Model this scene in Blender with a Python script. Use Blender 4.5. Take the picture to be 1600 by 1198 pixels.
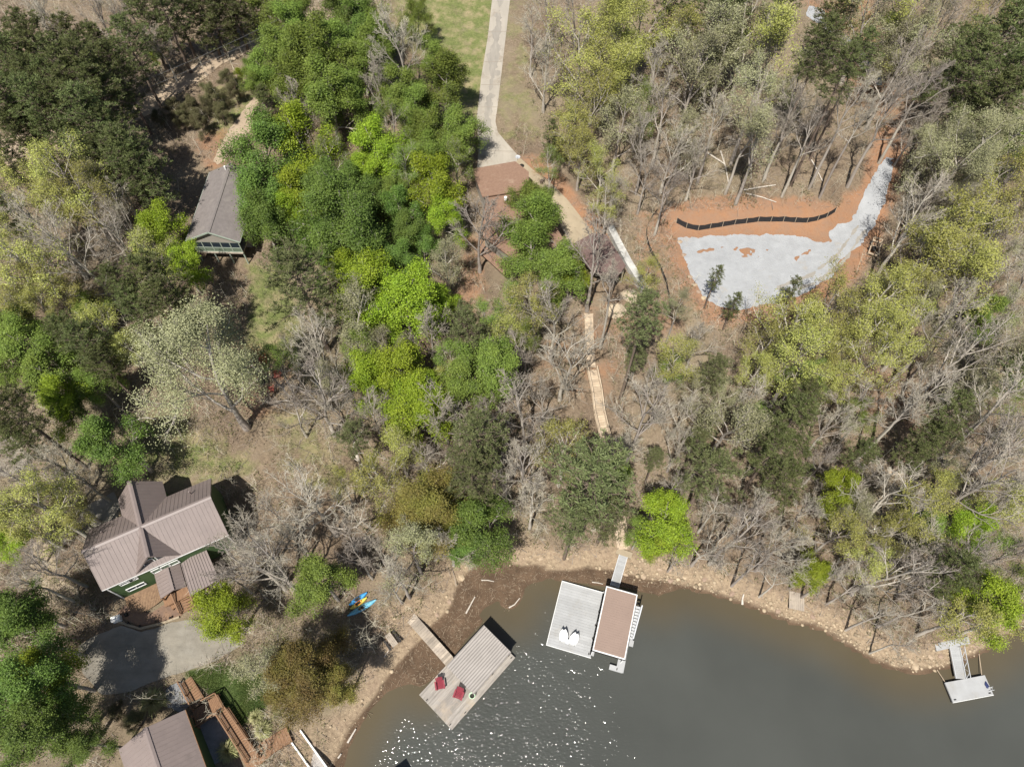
import bpy, math, random
import numpy as np
from mathutils import Vector, Matrix

# ------------------------------------------------------------------ camera, world, sun, exposure
sc = bpy.context.scene
for o in list(bpy.data.objects): bpy.data.objects.remove(o)
col = sc.collection
F, HC, TH = 1110.0, 85.0, math.radians(30)      # focal length (in photo pixels), height above the lake, tilt from straight down
cam_d = bpy.data.cameras.new('camera'); cam = bpy.data.objects.new('camera', cam_d); col.objects.link(cam)
cam.location = (0, 0, HC); cam.rotation_euler = (TH, 0, 0)
cam_d.sensor_width = 36; cam_d.lens = 36 * F / 1600; cam_d.clip_end = 4000; cam_d.clip_start = 1
sc.camera = cam
SUN_EL = math.radians(61); SUN_AZ = math.atan2(-0.36, -0.93)    # azimuth of the sun as seen from the scene: towards (-0.36, -0.93)
to_sun = Vector((math.sin(SUN_AZ) * math.cos(SUN_EL), math.cos(SUN_AZ) * math.cos(SUN_EL), math.sin(SUN_EL)))
world = bpy.data.worlds.new('World'); sc.world = world; world.use_nodes = True
wn = world.node_tree.nodes; sky = wn.new('ShaderNodeTexSky'); sky.sky_type = 'NISHITA'; sky.sun_disc = False
sky.sun_elevation = SUN_EL; sky.sun_rotation = SUN_AZ; sky.air_density = 1.0; sky.dust_density = 1.2
world.node_tree.links.new(sky.outputs[0], wn['Background'].inputs[0]); wn['Background'].inputs[1].default_value = 0.065
sun_d = bpy.data.lights.new('sun', 'SUN'); sun = bpy.data.objects.new('sun', sun_d); col.objects.link(sun)
sun_d.energy = 5.0; sun_d.angle = math.radians(0.5); sun_d.color = (1.0, 0.955, 0.88)
sun.rotation_euler = to_sun.to_track_quat('Z', 'Y').to_euler(); sun.location = to_sun * 300
sc.view_settings.view_transform = 'Standard'; sc.view_settings.look = 'None'; sc.view_settings.gamma = 1
sc.view_settings.exposure = 0.44; sc.view_settings.use_curve_mapping = False

R = random.Random(7); NR = np.random.default_rng(7)

# ------------------------------------------------------------------ measuring: photo pixel -> point of the place
def at(px, py, z=0.0):
    u = (px - 800) / F; v = (py - 599) / F
    dy = math.sin(TH) - v * math.cos(TH); dz = -math.cos(TH) - v * math.sin(TH)
    t = (z - HC) / dz
    return Vector((u * t, dy * t, z))
def pix(p):
    d = Vector(p) - Vector((0, 0, HC))
    zc = d.y * math.sin(TH) - d.z * math.cos(TH); yc = d.y * math.cos(TH) + d.z * math.sin(TH)
    return (800 + F * d.x / zc, 599 - F * yc / zc)

# ------------------------------------------------------------------ terrain height
water_px = [(480,1420),(515,1280),(535,1198),(545,1165),(575,1110),(605,1078),(640,1067),(656,1073),(690,1050),(715,1015),(740,985),(755,972),(748,959),(754,950),(770,943),(780,935),(787,951),(802,952),(817,933),(817,923),(822,914),(840,908),(857,903),(878,906),(945,915),(975,916),(1005,924),(1030,929),(1050,921),(1070,918),(1104,924),(1158,941),(1202,958),(1239,973),(1279,980),(1323,1005),(1364,1031),(1401,1046),(1435,1049),(1468,1046),(1485,1039),(1512,1029),(1543,1014),(1573,994),(1600,980),(1660,945),(1760,900),(2000,830)]
dry_px = [(470,1420),(505,1280),(520,1198),(535,1160),(555,1125),(581,1096),(607,1056),(618,1041),(659,998),(676,976),(700,954),(709,939),(714,918),(732,892),(756,877),(793,877),(817,887),(837,882),(854,891),(884,892),(918,887),(955,891),(975,896),(1019,906),(1060,912),(1104,921),(1158,938),(1202,955),(1239,970),(1279,977),(1323,1002),(1364,1028),(1401,1043),(1435,1046),(1468,1043),(1485,1036),(1512,1026),(1543,1011),(1573,991),(1600,977),(1660,942),(1760,897),(2000,827)]
def wpoly(px, z=0.3):
    return np.array([at(x, y, z)[:2] for x, y in px])
W_LINE = wpoly(water_px, 0.0); D_LINE = wpoly(dry_px, 0.2)
# closed land polygons (far side closes the line)
far = np.array([(900, 900), (-900, 900), (-900, -700)])
W_POLY = np.vstack([W_LINE, far]); D_POLY = np.vstack([D_LINE, far])
def seg_dist(P, line, closed=False):
    d = np.full(len(P), 1e9)
    n = len(line); m = n if closed else n - 1
    for i in range(m):
        a = line[i]; b = line[(i + 1) % n]; ab = b - a; L = (ab ** 2).sum() + 1e-9
        t = np.clip(((P - a) @ ab) / L, 0, 1)
        q = a + t[:, None] * ab
        d = np.minimum(d, np.hypot(P[:, 0] - q[:, 0], P[:, 1] - q[:, 1]))
    return d
def inside(P, poly):
    r = np.zeros(len(P), bool); n = len(poly); x = P[:, 0]; y = P[:, 1]
    for i in range(n):
        a = poly[i]; b = poly[(i + 1) % n]
        if a[1] == b[1]: continue
        c = ((a[1] > y) != (b[1] > y)) & (x < (b[0] - a[0]) * (y - a[1]) / (b[1] - a[1]) + a[0])
        r ^= c
    return r
def sdf(P, poly):                                  # positive inside
    d = seg_dist(P, poly, True)
    return np.where(inside(P, poly), d, -d)
def vnoise(x, y, s, seed=0):                       # cheap smooth value noise
    x = np.asarray(x) / s + seed * 17.3; y = np.asarray(y) / s - seed * 9.1
    xi = np.floor(x); yi = np.floor(y); fx = x - xi; fy = y - yi
    fx = fx * fx * (3 - 2 * fx); fy = fy * fy * (3 - 2 * fy)
    def hsh(a, b):
        v = np.sin(a * 127.1 + b * 311.7 + seed * 74.7) * 43758.5453
        return v - np.floor(v)
    return (hsh(xi, yi) * (1 - fx) + hsh(xi + 1, yi) * fx) * (1 - fy) + (hsh(xi, yi + 1) * (1 - fx) + hsh(xi + 1, yi + 1) * fx) * fy
def sstep(a, b, x):
    t = np.clip((x - a) / (b - a), 0, 1); return t * t * (3 - 2 * t)
def height_raw(P):
    sw = np.where(inside(P, W_POLY), 1.0, -1.0) * seg_dist(P, W_LINE)
    sd = np.where(inside(P, D_POLY), 1.0, -1.0) * seg_dist(P, D_LINE)
    hw = np.maximum(-1.6, sw * 0.12)                                  # lake bed
    hm = 0.02 + 0.24 * np.clip(sw / np.maximum(sw - sd, 0.1), 0, 1)   # mud flat
    d = np.maximum(sd, 0)
    hd = 0.26 + 0.75 * sstep(0, 3.0, d) + 0.115 * np.maximum(d - 1, 0) * (1 - 0.25 * sstep(60, 140, d)) 
    hd = np.minimum(hd, 22 + 0 * d) + sstep(3, 15, d) * ((vnoise(P[:, 0], P[:, 1], 14, 1) - .5) * 0.9 + (vnoise(P[:, 0], P[:, 1], 4.5, 2) - .5) * 0.25)
    return np.where(sw < 0, hw, np.where(sd < 0, hm, hd))
# level places: (polygon in photo pixels, level measured at a pixel, blend width)
def raw1(x, y): return float(height_raw(np.array([[x, y]]))[0])
def ghit_raw(px, py):
    z = 2.0
    for _ in range(25): p = at(px, py, z); z = 0.5 * z + 0.5 * raw1(p.x, p.y)
    return at(px, py, z)
LEVEL = []
def add_level(px, ref, blend, strength=1.0):
    c = ghit_raw(*ref)
    LEVEL.append((wpoly(px, c.z), c.z, blend, strength))
add_level([(1060,372),(1180,365),(1300,372),(1345,340),(1330,400),(1300,440),(1240,468),(1130,486),(1080,440)], (1190,430), 4.0)
add_level([(150,985),(350,985),(350,1030),(210,1085),(160,1040)], (260,1015), 3.0)
add_level([(140,770),(330,745),(365,850),(180,940)], (250,860), 4.0, .8)
def height(P):
    P = np.asarray(P, float).reshape(-1, 2); h = height_raw(P)
    for poly, z, b, s in LEVEL:
        w = sstep(-b, 0.3, sdf(P, poly)) * s
        h = h * (1 - w) + z * w
    return h
_hx = np.arange(-135, 135.1, .6); _hy = np.arange(-30, 175.1, .6)
_A, _B = np.meshgrid(_hx, _hy); HGRID = height(np.stack([_A.ravel(), _B.ravel()], 1)).reshape(len(_hy), len(_hx))
def hfast(Pq):
    Pq = np.asarray(Pq, float).reshape(-1, 2); u = np.clip((Pq[:, 0] + 135) / .6, 0, len(_hx) - 1.001); v = np.clip((Pq[:, 1] + 30) / .6, 0, len(_hy) - 1.001)
    i = u.astype(int); j = v.astype(int); u = u - i; v = v - j
    return (HGRID[j, i] * (1 - u) + HGRID[j, i + 1] * u) * (1 - v) + (HGRID[j + 1, i] * (1 - u) + HGRID[j + 1, i + 1] * u) * v
_row = HGRID.tolist()
def h1(x, y):
    u = min(max((x + 135) / .6, 0), len(_hx) - 1.001); v = min(max((y + 30) / .6, 0), len(_hy) - 1.001); i = int(u); j = int(v); u -= i; v -= j; a = _row[j]; b = _row[j + 1]
    return (a[i] * (1 - u) + a[i + 1] * u) * (1 - v) + (b[i] * (1 - u) + b[i + 1] * u) * v
def G(px, py, up=0.0):                             # where the ground is seen at this pixel
    z = 2.0
    for _ in range(25): p = at(px, py, z + up); z = 0.5 * z + 0.5 * h1(p.x, p.y)
    return at(px, py, z + up)
def gpoly(px): return np.array([G(x, y)[:2] for x, y in px])

# ------------------------------------------------------------------ materials
def mat(name, c1, c2=None, scale=1.0, rough=0.8, bump=0.0, bscale=None, metal=0.0, detail=6, rand=0.0, spec=0.3, stretch=None, island=0.0, trans=0.0):
    m = bpy.data.materials.new(name); m.use_nodes = True; nt = m.node_tree; N = nt.nodes; L = nt.links
    b = N['Principled BSDF']; b.inputs['Roughness'].default_value = rough; b.inputs['Metallic'].default_value = metal
    b.inputs['Specular IOR Level'].default_value = spec
    tc = N.new('ShaderNodeTexCoord'); vec = tc.outputs['Object']
    if stretch:
        mp = N.new('ShaderNodeMapping'); mp.inputs['Scale'].default_value = stretch; L.new(vec, mp.inputs[0]); vec = mp.outputs[0]
    c2 = c2 or tuple(x * 0.75 for x in c1)
    nz = N.new('ShaderNodeTexNoise'); nz.inputs['Scale'].default_value = scale; nz.inputs['Detail'].default_value = detail; nz.inputs['Roughness'].default_value = .65
    L.new(vec, nz.inputs[0])
    rp = N.new('ShaderNodeMapRange'); rp.inputs[1].default_value = .32; rp.inputs[2].default_value = .68; L.new(nz.outputs[0], rp.inputs[0])
    mx = N.new('ShaderNodeMix'); mx.data_type = 'RGBA'; L.new(rp.outputs[0], mx.inputs[0])
    mx.inputs[6].default_value = (*c1, 1); mx.inputs[7].default_value = (*c2, 1)
    out = mx.outputs[2]
    if rand or island:
        hsv = N.new('ShaderNodeHueSaturation'); L.new(out, hsv.inputs['Color'])
        oi = N.new('ShaderNodeObjectInfo'); ge = N.new('ShaderNodeNewGeometry')
        v = N.new('ShaderNodeMapRange'); v.inputs[3].default_value = 1 - rand; v.inputs[4].default_value = 1 + rand; L.new(oi.outputs['Random'], v.inputs[0])
        v2 = N.new('ShaderNodeMapRange'); v2.inputs[3].default_value = 1 - island; v2.inputs[4].default_value = 1 + island; L.new(ge.outputs['Random Per Island'], v2.inputs[0])
        mu = N.new('ShaderNodeMath'); mu.operation = 'MULTIPLY'; L.new(v.outputs[0], mu.inputs[0]); L.new(v2.outputs[0], mu.inputs[1])
        L.new(mu.outputs[0], hsv.inputs['Value'])
        hu = N.new('ShaderNodeMapRange'); hu.inputs[3].default_value = .5 - rand * .09; hu.inputs[4].default_value = .5 + rand * .05; L.new(oi.outputs['Random'], hu.inputs[0]); L.new(hu.outputs[0], hsv.inputs['Hue'])
        out = hsv.outputs[0]
    L.new(out, b.inputs['Base Color'])
    if bump:
        n2 = N.new('ShaderNodeTexNoise'); n2.inputs['Scale'].default_value = bscale or scale * 3; n2.inputs['Detail'].default_value = 5; L.new(vec, n2.inputs[0])
        bp = N.new('ShaderNodeBump'); bp.inputs['Strength'].default_value = 1; bp.inputs['Distance'].default_value = bump
        L.new(n2.outputs[0], bp.inputs['Height']); L.new(bp.outputs[0], b.inputs['Normal'])
    if trans:
        tr = N.new('ShaderNodeBsdfTranslucent'); L.new(out, tr.inputs[0]); ms = N.new('ShaderNodeMixShader'); ms.inputs[0].default_value = trans
        L.new(b.outputs[0], ms.inputs[1]); L.new(tr.outputs[0], ms.inputs[2]); L.new(ms.outputs[0], N['Material Output'].inputs[0])
    return m
def stained(m, col2, scale, lo, hi_):                # worn patches of another colour over a material
    nt = m.node_tree; N = nt.nodes; L = nt.links; b = N['Principled BSDF']; src = b.inputs['Base Color'].links[0].from_socket
    tc = N.new('ShaderNodeTexCoord'); n = N.new('ShaderNodeTexNoise'); n.inputs['Scale'].default_value = scale; n.inputs['Detail'].default_value = 10; n.inputs['Roughness'].default_value = .7; L.new(tc.outputs['Object'], n.inputs[0])
    r = N.new('ShaderNodeMapRange'); r.inputs[1].default_value = lo; r.inputs[2].default_value = hi_; L.new(n.outputs[0], r.inputs[0])
    x = N.new('ShaderNodeMix'); x.data_type = 'RGBA'; L.new(r.outputs[0], x.inputs[0]); L.new(src, x.inputs[6]); x.inputs[7].default_value = (*col2, 1); L.new(x.outputs[2], b.inputs['Base Color']); return m
def leafmat(name, c1, c2): return mat(name, c1, c2, scale=.55, rough=.55, rand=.22, island=.42, spec=.25, trans=.30, detail=2)
M = {}
M['leaf_green'] = leafmat('leaf_green', (.20,.265,.05), (.135,.20,.038))
M['leaf_deep'] = leafmat('leaf_deep', (.15,.225,.043), (.098,.165,.034))
M['leaf_lime'] = leafmat('leaf_lime', (.27,.345,.030), (.19,.275,.022))
M['leaf_yellow'] = leafmat('leaf_yellow', (.37,.375,.105), (.285,.30,.075))
M['leaf_pale'] = leafmat('leaf_pale', (.33,.325,.185), (.245,.245,.125))
M['leaf_olive'] = leafmat('leaf_olive', (.19,.185,.04), (.185,.135,.045))
M['leaf_shrub'] = leafmat('leaf_shrub', (.12,.125,.05), (.15,.13,.07))
M['needle_dark'] = leafmat('needle_dark', (.155,.178,.065), (.105,.13,.047))
M['needle_dusty'] = leafmat('needle_dusty', (.185,.208,.088), (.135,.162,.065))
M['bark_grey'] = mat('bark_grey', (.46,.42,.36), (.29,.255,.215), scale=2.5, rough=.9, rand=.25)
M['bark_brown'] = mat('bark_brown', (.20,.155,.12), (.12,.09,.07), scale=2.5, rough=.9, rand=.15)
M['twig_grey'] = mat('twig_grey', (.43,.39,.315), (.27,.235,.185), scale=1.0, rough=.9, rand=.3, island=.35)
M['brush'] = mat('brush', (.40,.325,.25), (.27,.205,.15), scale=.4, rough=.9, island=.45)
M['deadwood'] = mat('deadwood', (.62,.57,.50), (.45,.40,.34), scale=3, rough=.85)
M['metal_roof'] = mat('metal_roof', (.232,.188,.172), (.185,.150,.138), scale=.35, rough=.5, spec=.4, detail=9)
M['metal_trim'] = mat('metal_trim', (.225,.182,.168), (.20,.163,.15), scale=2, rough=.5, spec=.4)
M['shingle_grey'] = mat('shingle_grey', (.215,.19,.178), (.165,.146,.137), scale=2.0, rough=.9, bump=.02, bscale=14, detail=9)
M['shingle_brown'] = mat('shingle_brown', (.26,.165,.115), (.205,.125,.088), scale=3.0, rough=.9, bump=.02, bscale=14)
M['shingle_umber'] = mat('shingle_umber', (.17,.115,.10), (.12,.08,.072), scale=3.0, rough=.9, bump=.02, bscale=14)
M['green_siding'] = mat('green_siding', (.062,.105,.042), (.05,.088,.034), scale=1.2, rough=.7)
M['grey_siding'] = mat('grey_siding', (.34,.31,.27), (.29,.265,.23), scale=1.2, rough=.8)
M['pale_green_trim'] = mat('pale_green_trim', (.36,.41,.34), (.30,.35,.29), scale=2, rough=.7)
M['white_paint'] = mat('white_paint', (.78,.78,.76), (.70,.70,.68), scale=2, rough=.5)
M['glass_dark'] = mat('glass_dark', (.03,.04,.05), (.02,.03,.04), scale=1, rough=.08, spec=.6)
M['screen_mesh'] = mat('screen_mesh', (.16,.20,.15), (.12,.16,.11), scale=2, rough=.5)
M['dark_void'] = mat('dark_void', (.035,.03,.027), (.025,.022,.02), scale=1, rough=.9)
M['brown_wood'] = mat('brown_wood', (.27,.155,.085), (.17,.095,.055), scale=1.6, rough=.75, stretch=(6,1,1))
M['stain_wood'] = mat('stain_wood', (.26,.165,.095), (.15,.09,.052), scale=1.2, rough=.75, stretch=(4,4,.5))
M['grey_wood'] = mat('grey_wood', (.345,.315,.28), (.235,.212,.187), scale=1.3, rough=.8, stretch=(1,7,1), island=.2)
M['grey_wood_b'] = mat('grey_wood_b', (.40,.34,.27), (.28,.24,.20), scale=1.3, rough=.8, island=.25)
M['tan_wood'] = mat('tan_wood', (.50,.40,.29), (.38,.30,.215), scale=1.6, rough=.8, island=.18)
M['dock_metal'] = mat('dock_metal', (.36,.33,.305), (.31,.285,.262), scale=.8, rough=.5, spec=.4)
M['dock_rib'] = mat('dock_rib', (.25,.228,.21), (.21,.19,.175), scale=.8, rough=.5)  # corrugation shading painted into the ribs, darker than the roof metal
M['pale_deck'] = mat('pale_deck', (.375,.38,.38), (.32,.322,.32), scale=.7, rough=.7, island=.08)
M['tan_roof'] = mat('tan_roof', (.275,.20,.162), (.24,.175,.142), scale=.4, rough=.7, detail=9)
M['aluminium'] = mat('aluminium', (.60,.61,.62), (.52,.53,.54), scale=2, rough=.4, metal=.3)
M['black_iron'] = mat('black_iron', (.02,.018,.017), (.03,.026,.024), scale=4, rough=.6)
M['black_cloth'] = mat('black_cloth', (.018,.018,.02), (.03,.03,.032), scale=3, rough=.7)
M['stake_wood'] = mat('stake_wood', (.45,.37,.28), (.34,.28,.2), scale=4, rough=.8)
M['concrete'] = mat('concrete', (.40,.36,.30), (.31,.28,.235), scale=.3, rough=.85, bump=.01, bscale=5, detail=9, stretch=(2.2,.5,1))
M['tan_concrete'] = mat('tan_concrete', (.36,.295,.205), (.28,.23,.16), scale=.4, rough=.85, bump=.01, bscale=5, detail=9)
M['joint'] = mat('joint', (.30,.26,.21), (.25,.21,.17), scale=2, rough=.9)
M['apron'] = mat('apron', (.285,.258,.21), (.165,.15,.122), scale=.3, rough=.85, bump=.02, bscale=6, stretch=(1,1.8,1), detail=10)
M['gravel'] = mat('gravel', (.365,.375,.385), (.29,.297,.305), scale=.6, rough=.95, bump=.09, bscale=5, detail=14)
M['gravel_track'] = mat('gravel_track', (.32,.30,.265), (.26,.24,.21), scale=.8, rough=.95, bump=.05, bscale=6, detail=12)
M['tyre_stain'] = mat('tyre_stain', (.33,.30,.255), (.235,.215,.185), scale=.6, rough=.9, detail=10, stretch=(2,.4,1))
M['blue_gravel'] = mat('blue_gravel', (.24,.245,.25), (.15,.155,.16), scale=1.3, rough=.95, bump=.03, bscale=9, detail=9)
M['dirt'] = mat('dirt', (.42,.335,.24), (.29,.22,.155), scale=.45, rough=.95, bump=.05, bscale=4, detail=9)
M['mulch'] = mat('mulch', (.24,.15,.095), (.15,.10,.075), scale=1.2, rough=.95, bump=.05, bscale=6)
M['rock'] = mat('rock', (.34,.265,.185), (.23,.175,.122), scale=1.5, rough=.9, island=.35, rand=.2)
M['boulder'] = mat('boulder', (.50,.41,.29), (.38,.31,.22), scale=1.5, rough=.9)
M['white_wall'] = mat('white_wall', (.56,.55,.51), (.30,.295,.28), scale=1.0, rough=.8, detail=9)
M['red_plastic'] = mat('red_plastic', (.27,.045,.062), (.21,.035,.05), scale=3, rough=.6)
M['rust_paint'] = mat('rust_paint', (.23,.06,.04), (.17,.04,.03), scale=3, rough=.6)
M['kayak_blue'] = mat('kayak_blue', (.05,.30,.62), (.04,.25,.55), scale=2, rough=.35, spec=.5)
M['kayak_teal'] = mat('kayak_teal', (.16,.46,.62), (.12,.40,.56), scale=2, rough=.35, spec=.5)
M['kayak_yellow'] = mat('kayak_yellow', (.66,.55,.08), (.6,.48,.07), scale=2, rough=.35, spec=.5)
M['pale_green'] = mat('pale_green', (.55,.72,.52), (.48,.65,.46), scale=2, rough=.5)
M['grass_blade'] = mat('grass_blade', (.075,.125,.03), (.11,.14,.035), scale=.5, rough=.7, island=.35, trans=.25)
M['plume'] = mat('plume', (.46,.42,.24), (.30,.33,.12), scale=1.2, rough=.8, island=.35, trans=.25)
M['orange'] = mat('orange', (.75,.20,.04), (.65,.16,.03), scale=2, rough=.6)
stained(M['gravel'], (.35,.30,.235), .22, .60, .74); stained(M['concrete'], (.24,.20,.155), .4, .54, .72); stained(M['apron'], (.28,.26,.22), .25, .5, .7); stained(M['tan_concrete'], (.28,.19,.11), .4, .55, .7)
stained(M['metal_roof'], (.17,.14,.125), .8, .56, .75); stained(M['shingle_brown'], (.30,.21,.15), .7, .55, .72); stained(M['shingle_grey'], (.24,.215,.195), .6, .55, .72); stained(M['pale_deck'], (.31,.30,.275), .6, .56, .74); stained(M['grey_wood'], (.40,.33,.25), .5, .52, .7)
M['wire'] = mat('wire', (.12,.12,.12), (.1,.1,.1), scale=2, rough=.5)

def ground_material():
    m = bpy.data.materials.new('ground'); m.use_nodes = True; nt = m.node_tree; N = nt.nodes; L = nt.links; b = N['Principled BSDF']
    b.inputs['Roughness'].default_value = .95; b.inputs['Specular IOR Level'].default_value = .15
    tc = N.new('ShaderNodeTexCoord')
    def noise(s, d=7, r=.6):
        n = N.new('ShaderNodeTexNoise'); n.inputs['Scale'].default_value = s; n.inputs['Detail'].default_value = d; n.inputs['Roughness'].default_value = r
        L.new(tc.outputs['Object'], n.inputs[0]); return n.outputs[0]
    def mixc(f, a, c):
        x = N.new('ShaderNodeMix'); x.data_type = 'RGBA'; L.new(f, x.inputs[0])
        for i, v in ((6, a), (7, c)):
            if isinstance(v, tuple): x.inputs[i].default_value = (*v, 1)
            else: L.new(v, x.inputs[i])
        return x.outputs[2]
    def mr(v, a, c):
        x = N.new('ShaderNodeMapRange'); x.inputs[1].default_value = a; x.inputs[2].default_value = c; L.new(v, x.inputs[0]); return x.outputs[0]
    def math_(op, a, c):
        x = N.new('ShaderNodeMath'); x.operation = op
        for i, v in ((0, a), (1, c)):
            if isinstance(v, (int, float)): x.inputs[i].default_value = v
            else: L.new(v, x.inputs[i])
        return x.outputs[0]
    n_big = noise(.09); n_mid = noise(.55); n_fine = noise(2.6, 9, .75); n_edge = noise(.28, 10, .72)
    litter = mixc(mr(n_fine, .36, .64), (.27,.205,.14), (.098,.068,.045))
    litter = mixc(mr(n_mid, .42, .68), litter, (.185,.14,.098))
    n_b2 = noise(.16, 5); litter = mixc(math_('MULTIPLY', mr(n_b2, .5, .66), .75), litter, (.135,.10,.072)); litter = mixc(math_('MULTIPLY', mr(noise(.05, 6), .5, .64), .45), litter, (.22,.20,.12))
    litter = mixc(math_('MULTIPLY', mr(n_big, .45, .7), .5), litter, (.30,.25,.175))
    grass = mixc(mr(n_fine, .35, .65), (.19,.21,.075), (.11,.13,.045)); grass = mixc(mr(n_mid, .45, .68), grass, (.33,.27,.155))
    rich = mixc(mr(n_fine, .35, .65), (.085,.115,.035), (.045,.068,.02))
    clay = mixc(mr(n_mid, .38, .62), (.31,.172,.098), (.275,.17,.11)); clay = mixc(math_('MULTIPLY', mr(n_fine, .5, .72), .55), clay, (.27,.12,.06))
    sand = mixc(mr(n_fine, .38, .62), (.37,.285,.192), (.20,.148,.10)); sand = mixc(math_('MULTIPLY', mr(n_mid, .5, .7), .6), sand, (.28,.205,.145))
    mud = mixc(mr(n_mid, .35, .65), (.135,.09,.058), (.085,.057,.037)); mud = mixc(math_('MULTIPLY', mr(n_fine, .62, .75), .7), mud, (.30,.22,.15))
    a1 = N.new('ShaderNodeAttribute'); a1.attribute_name = 'cover_a'; s1 = N.new('ShaderNodeSeparateColor'); L.new(a1.outputs['Color'], s1.inputs[0])
    a2 = N.new('ShaderNodeAttribute'); a2.attribute_name = 'cover_b'; s2 = N.new('ShaderNodeSeparateColor'); L.new(a2.outputs['Color'], s2.inputs[0])
    def edge(v, k=.9): return mr(math_('ADD', v, math_('MULTIPLY', math_('SUBTRACT', n_edge, .5), k)), .25, .75)
    c = litter
    c = mixc(edge(s1.outputs[0], 2.2), c, grass); c = mixc(edge(s1.outputs[1], 2.0), c, clay)
    c = mixc(edge(s2.outputs[1], .8), c, rich)
    c = mixc(edge(s1.outputs[2], 2.0), c, sand); c = mixc(edge(s2.outputs[0], .9), c, mud)
    L.new(c, b.inputs['Base Color'])
    bp = N.new('ShaderNodeBump'); bp.inputs['Distance'].default_value = .16; bp.inputs['Strength'].default_value = .9
    L.new(math_('ADD', n_fine, math_('MULTIPLY', n_mid, 1.2)), bp.inputs['Height']); L.new(bp.outputs[0], b.inputs['Normal'])
    return m
def water_material():
    m = bpy.data.materials.new('lake_water'); m.use_nodes = True; nt = m.node_tree; N = nt.nodes; L = nt.links; b = N['Principled BSDF']
    at_ = N.new('ShaderNodeAttribute'); at_.attribute_name = 'shallow'
    mx = N.new('ShaderNodeMix'); mx.data_type = 'RGBA'; L.new(at_.outputs['Fac'], mx.inputs[0])
    mx.inputs[6].default_value = (.065,.068,.061,1); mx.inputs[7].default_value = (.095,.075,.044,1)
    tw = N.new('ShaderNodeTexCoord'); nw = N.new('ShaderNodeTexNoise'); nw.inputs['Scale'].default_value = .06; nw.inputs['Detail'].default_value = 5; L.new(tw.outputs['Object'], nw.inputs[0])
    hw_ = N.new('ShaderNodeHueSaturation'); vw = N.new('ShaderNodeMapRange'); vw.inputs[1].default_value = .3; vw.inputs[2].default_value = .7; vw.inputs[3].default_value = .86; vw.inputs[4].default_value = 1.12; L.new(nw.outputs[0], vw.inputs[0]); L.new(vw.outputs[0], hw_.inputs['Value']); L.new(mx.outputs[2], hw_.inputs['Color'])
    N.remove(b); df = N.new('ShaderNodeBsdfDiffuse'); L.new(hw_.outputs[0], df.inputs[0]); gl = N.new('ShaderNodeBsdfGlossy'); gl.inputs['Roughness'].default_value = .06
    tc = N.new('ShaderNodeTexCoord'); mp = N.new('ShaderNodeMapping'); mp.inputs['Rotation'].default_value = (0, 0, math.radians(-8)); mp.inputs['Scale'].default_value = (.75, 1.25, 1)
    L.new(tc.outputs['Object'], mp.inputs[0])
    n1 = N.new('ShaderNodeTexNoise'); n1.inputs['Scale'].default_value = 2.9; n1.inputs['Detail'].default_value = 1.5; n1.inputs['Roughness'].default_value = .5; L.new(mp.outputs[0], n1.inputs[0])
    n2 = N.new('ShaderNodeTexNoise'); n2.inputs['Scale'].default_value = .5; n2.inputs['Detail'].default_value = 1; L.new(mp.outputs[0], n2.inputs[0])
    ad = N.new('ShaderNodeMath'); ad.operation = 'MULTIPLY_ADD'; L.new(n2.outputs[0], ad.inputs[0]); ad.inputs[1].default_value = 1.5; L.new(n1.outputs[0], ad.inputs[2])
    cal = N.new('ShaderNodeAttribute'); cal.attribute_name = 'ripple'
    bp = N.new('ShaderNodeBump'); bp.inputs['Distance'].default_value = .15; L.new(cal.outputs['Fac'], bp.inputs['Strength']); L.new(ad.outputs[0], bp.inputs['Height']); L.new(bp.outputs[0], gl.inputs['Normal'])
    fr = N.new('ShaderNodeFresnel'); fr.inputs[0].default_value = 1.33; ms = N.new('ShaderNodeMixShader'); L.new(fr.outputs[0], ms.inputs[0]); L.new(df.outputs[0], ms.inputs[1]); L.new(gl.outputs[0], ms.inputs[2])
    L.new(ms.outputs[0], N['Material Output'].inputs[0])
    return m

# ------------------------------------------------------------------ mesh helpers
def link(o, parent=None):
    col.objects.link(o)
    if parent is not None: o.parent = parent
    return o
def np_mesh(name, V, Fc, materials=(), smooth=False):      # V (n,3), Fc list of (m,k) index arrays
    me = bpy.data.meshes.new(name)
    V = np.asarray(V, np.float32); me.vertices.add(len(V)); me.vertices.foreach_set('co', V.ravel())
    if not isinstance(Fc, list): Fc = [Fc]
    Fc = [np.asarray(f, np.int32) for f in Fc if len(f)]
    loops = np.concatenate([f.ravel() for f in Fc]); tot = np.concatenate([np.full(len(f), f.shape[1], np.int32) for f in Fc])
    me.loops.add(len(loops)); me.loops.foreach_set('vertex_index', loops)
    me.polygons.add(len(tot)); st = np.concatenate([[0], np.cumsum(tot)[:-1]]).astype(np.int32)
    me.polygons.foreach_set('loop_start', st); me.polygons.foreach_set('loop_total', tot)
    if smooth: me.polygons.foreach_set('use_smooth', np.ones(len(tot), bool))
    for m in materials: me.materials.append(m)
    me.update(calc_edges=True); me.validate(); return me
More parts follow.
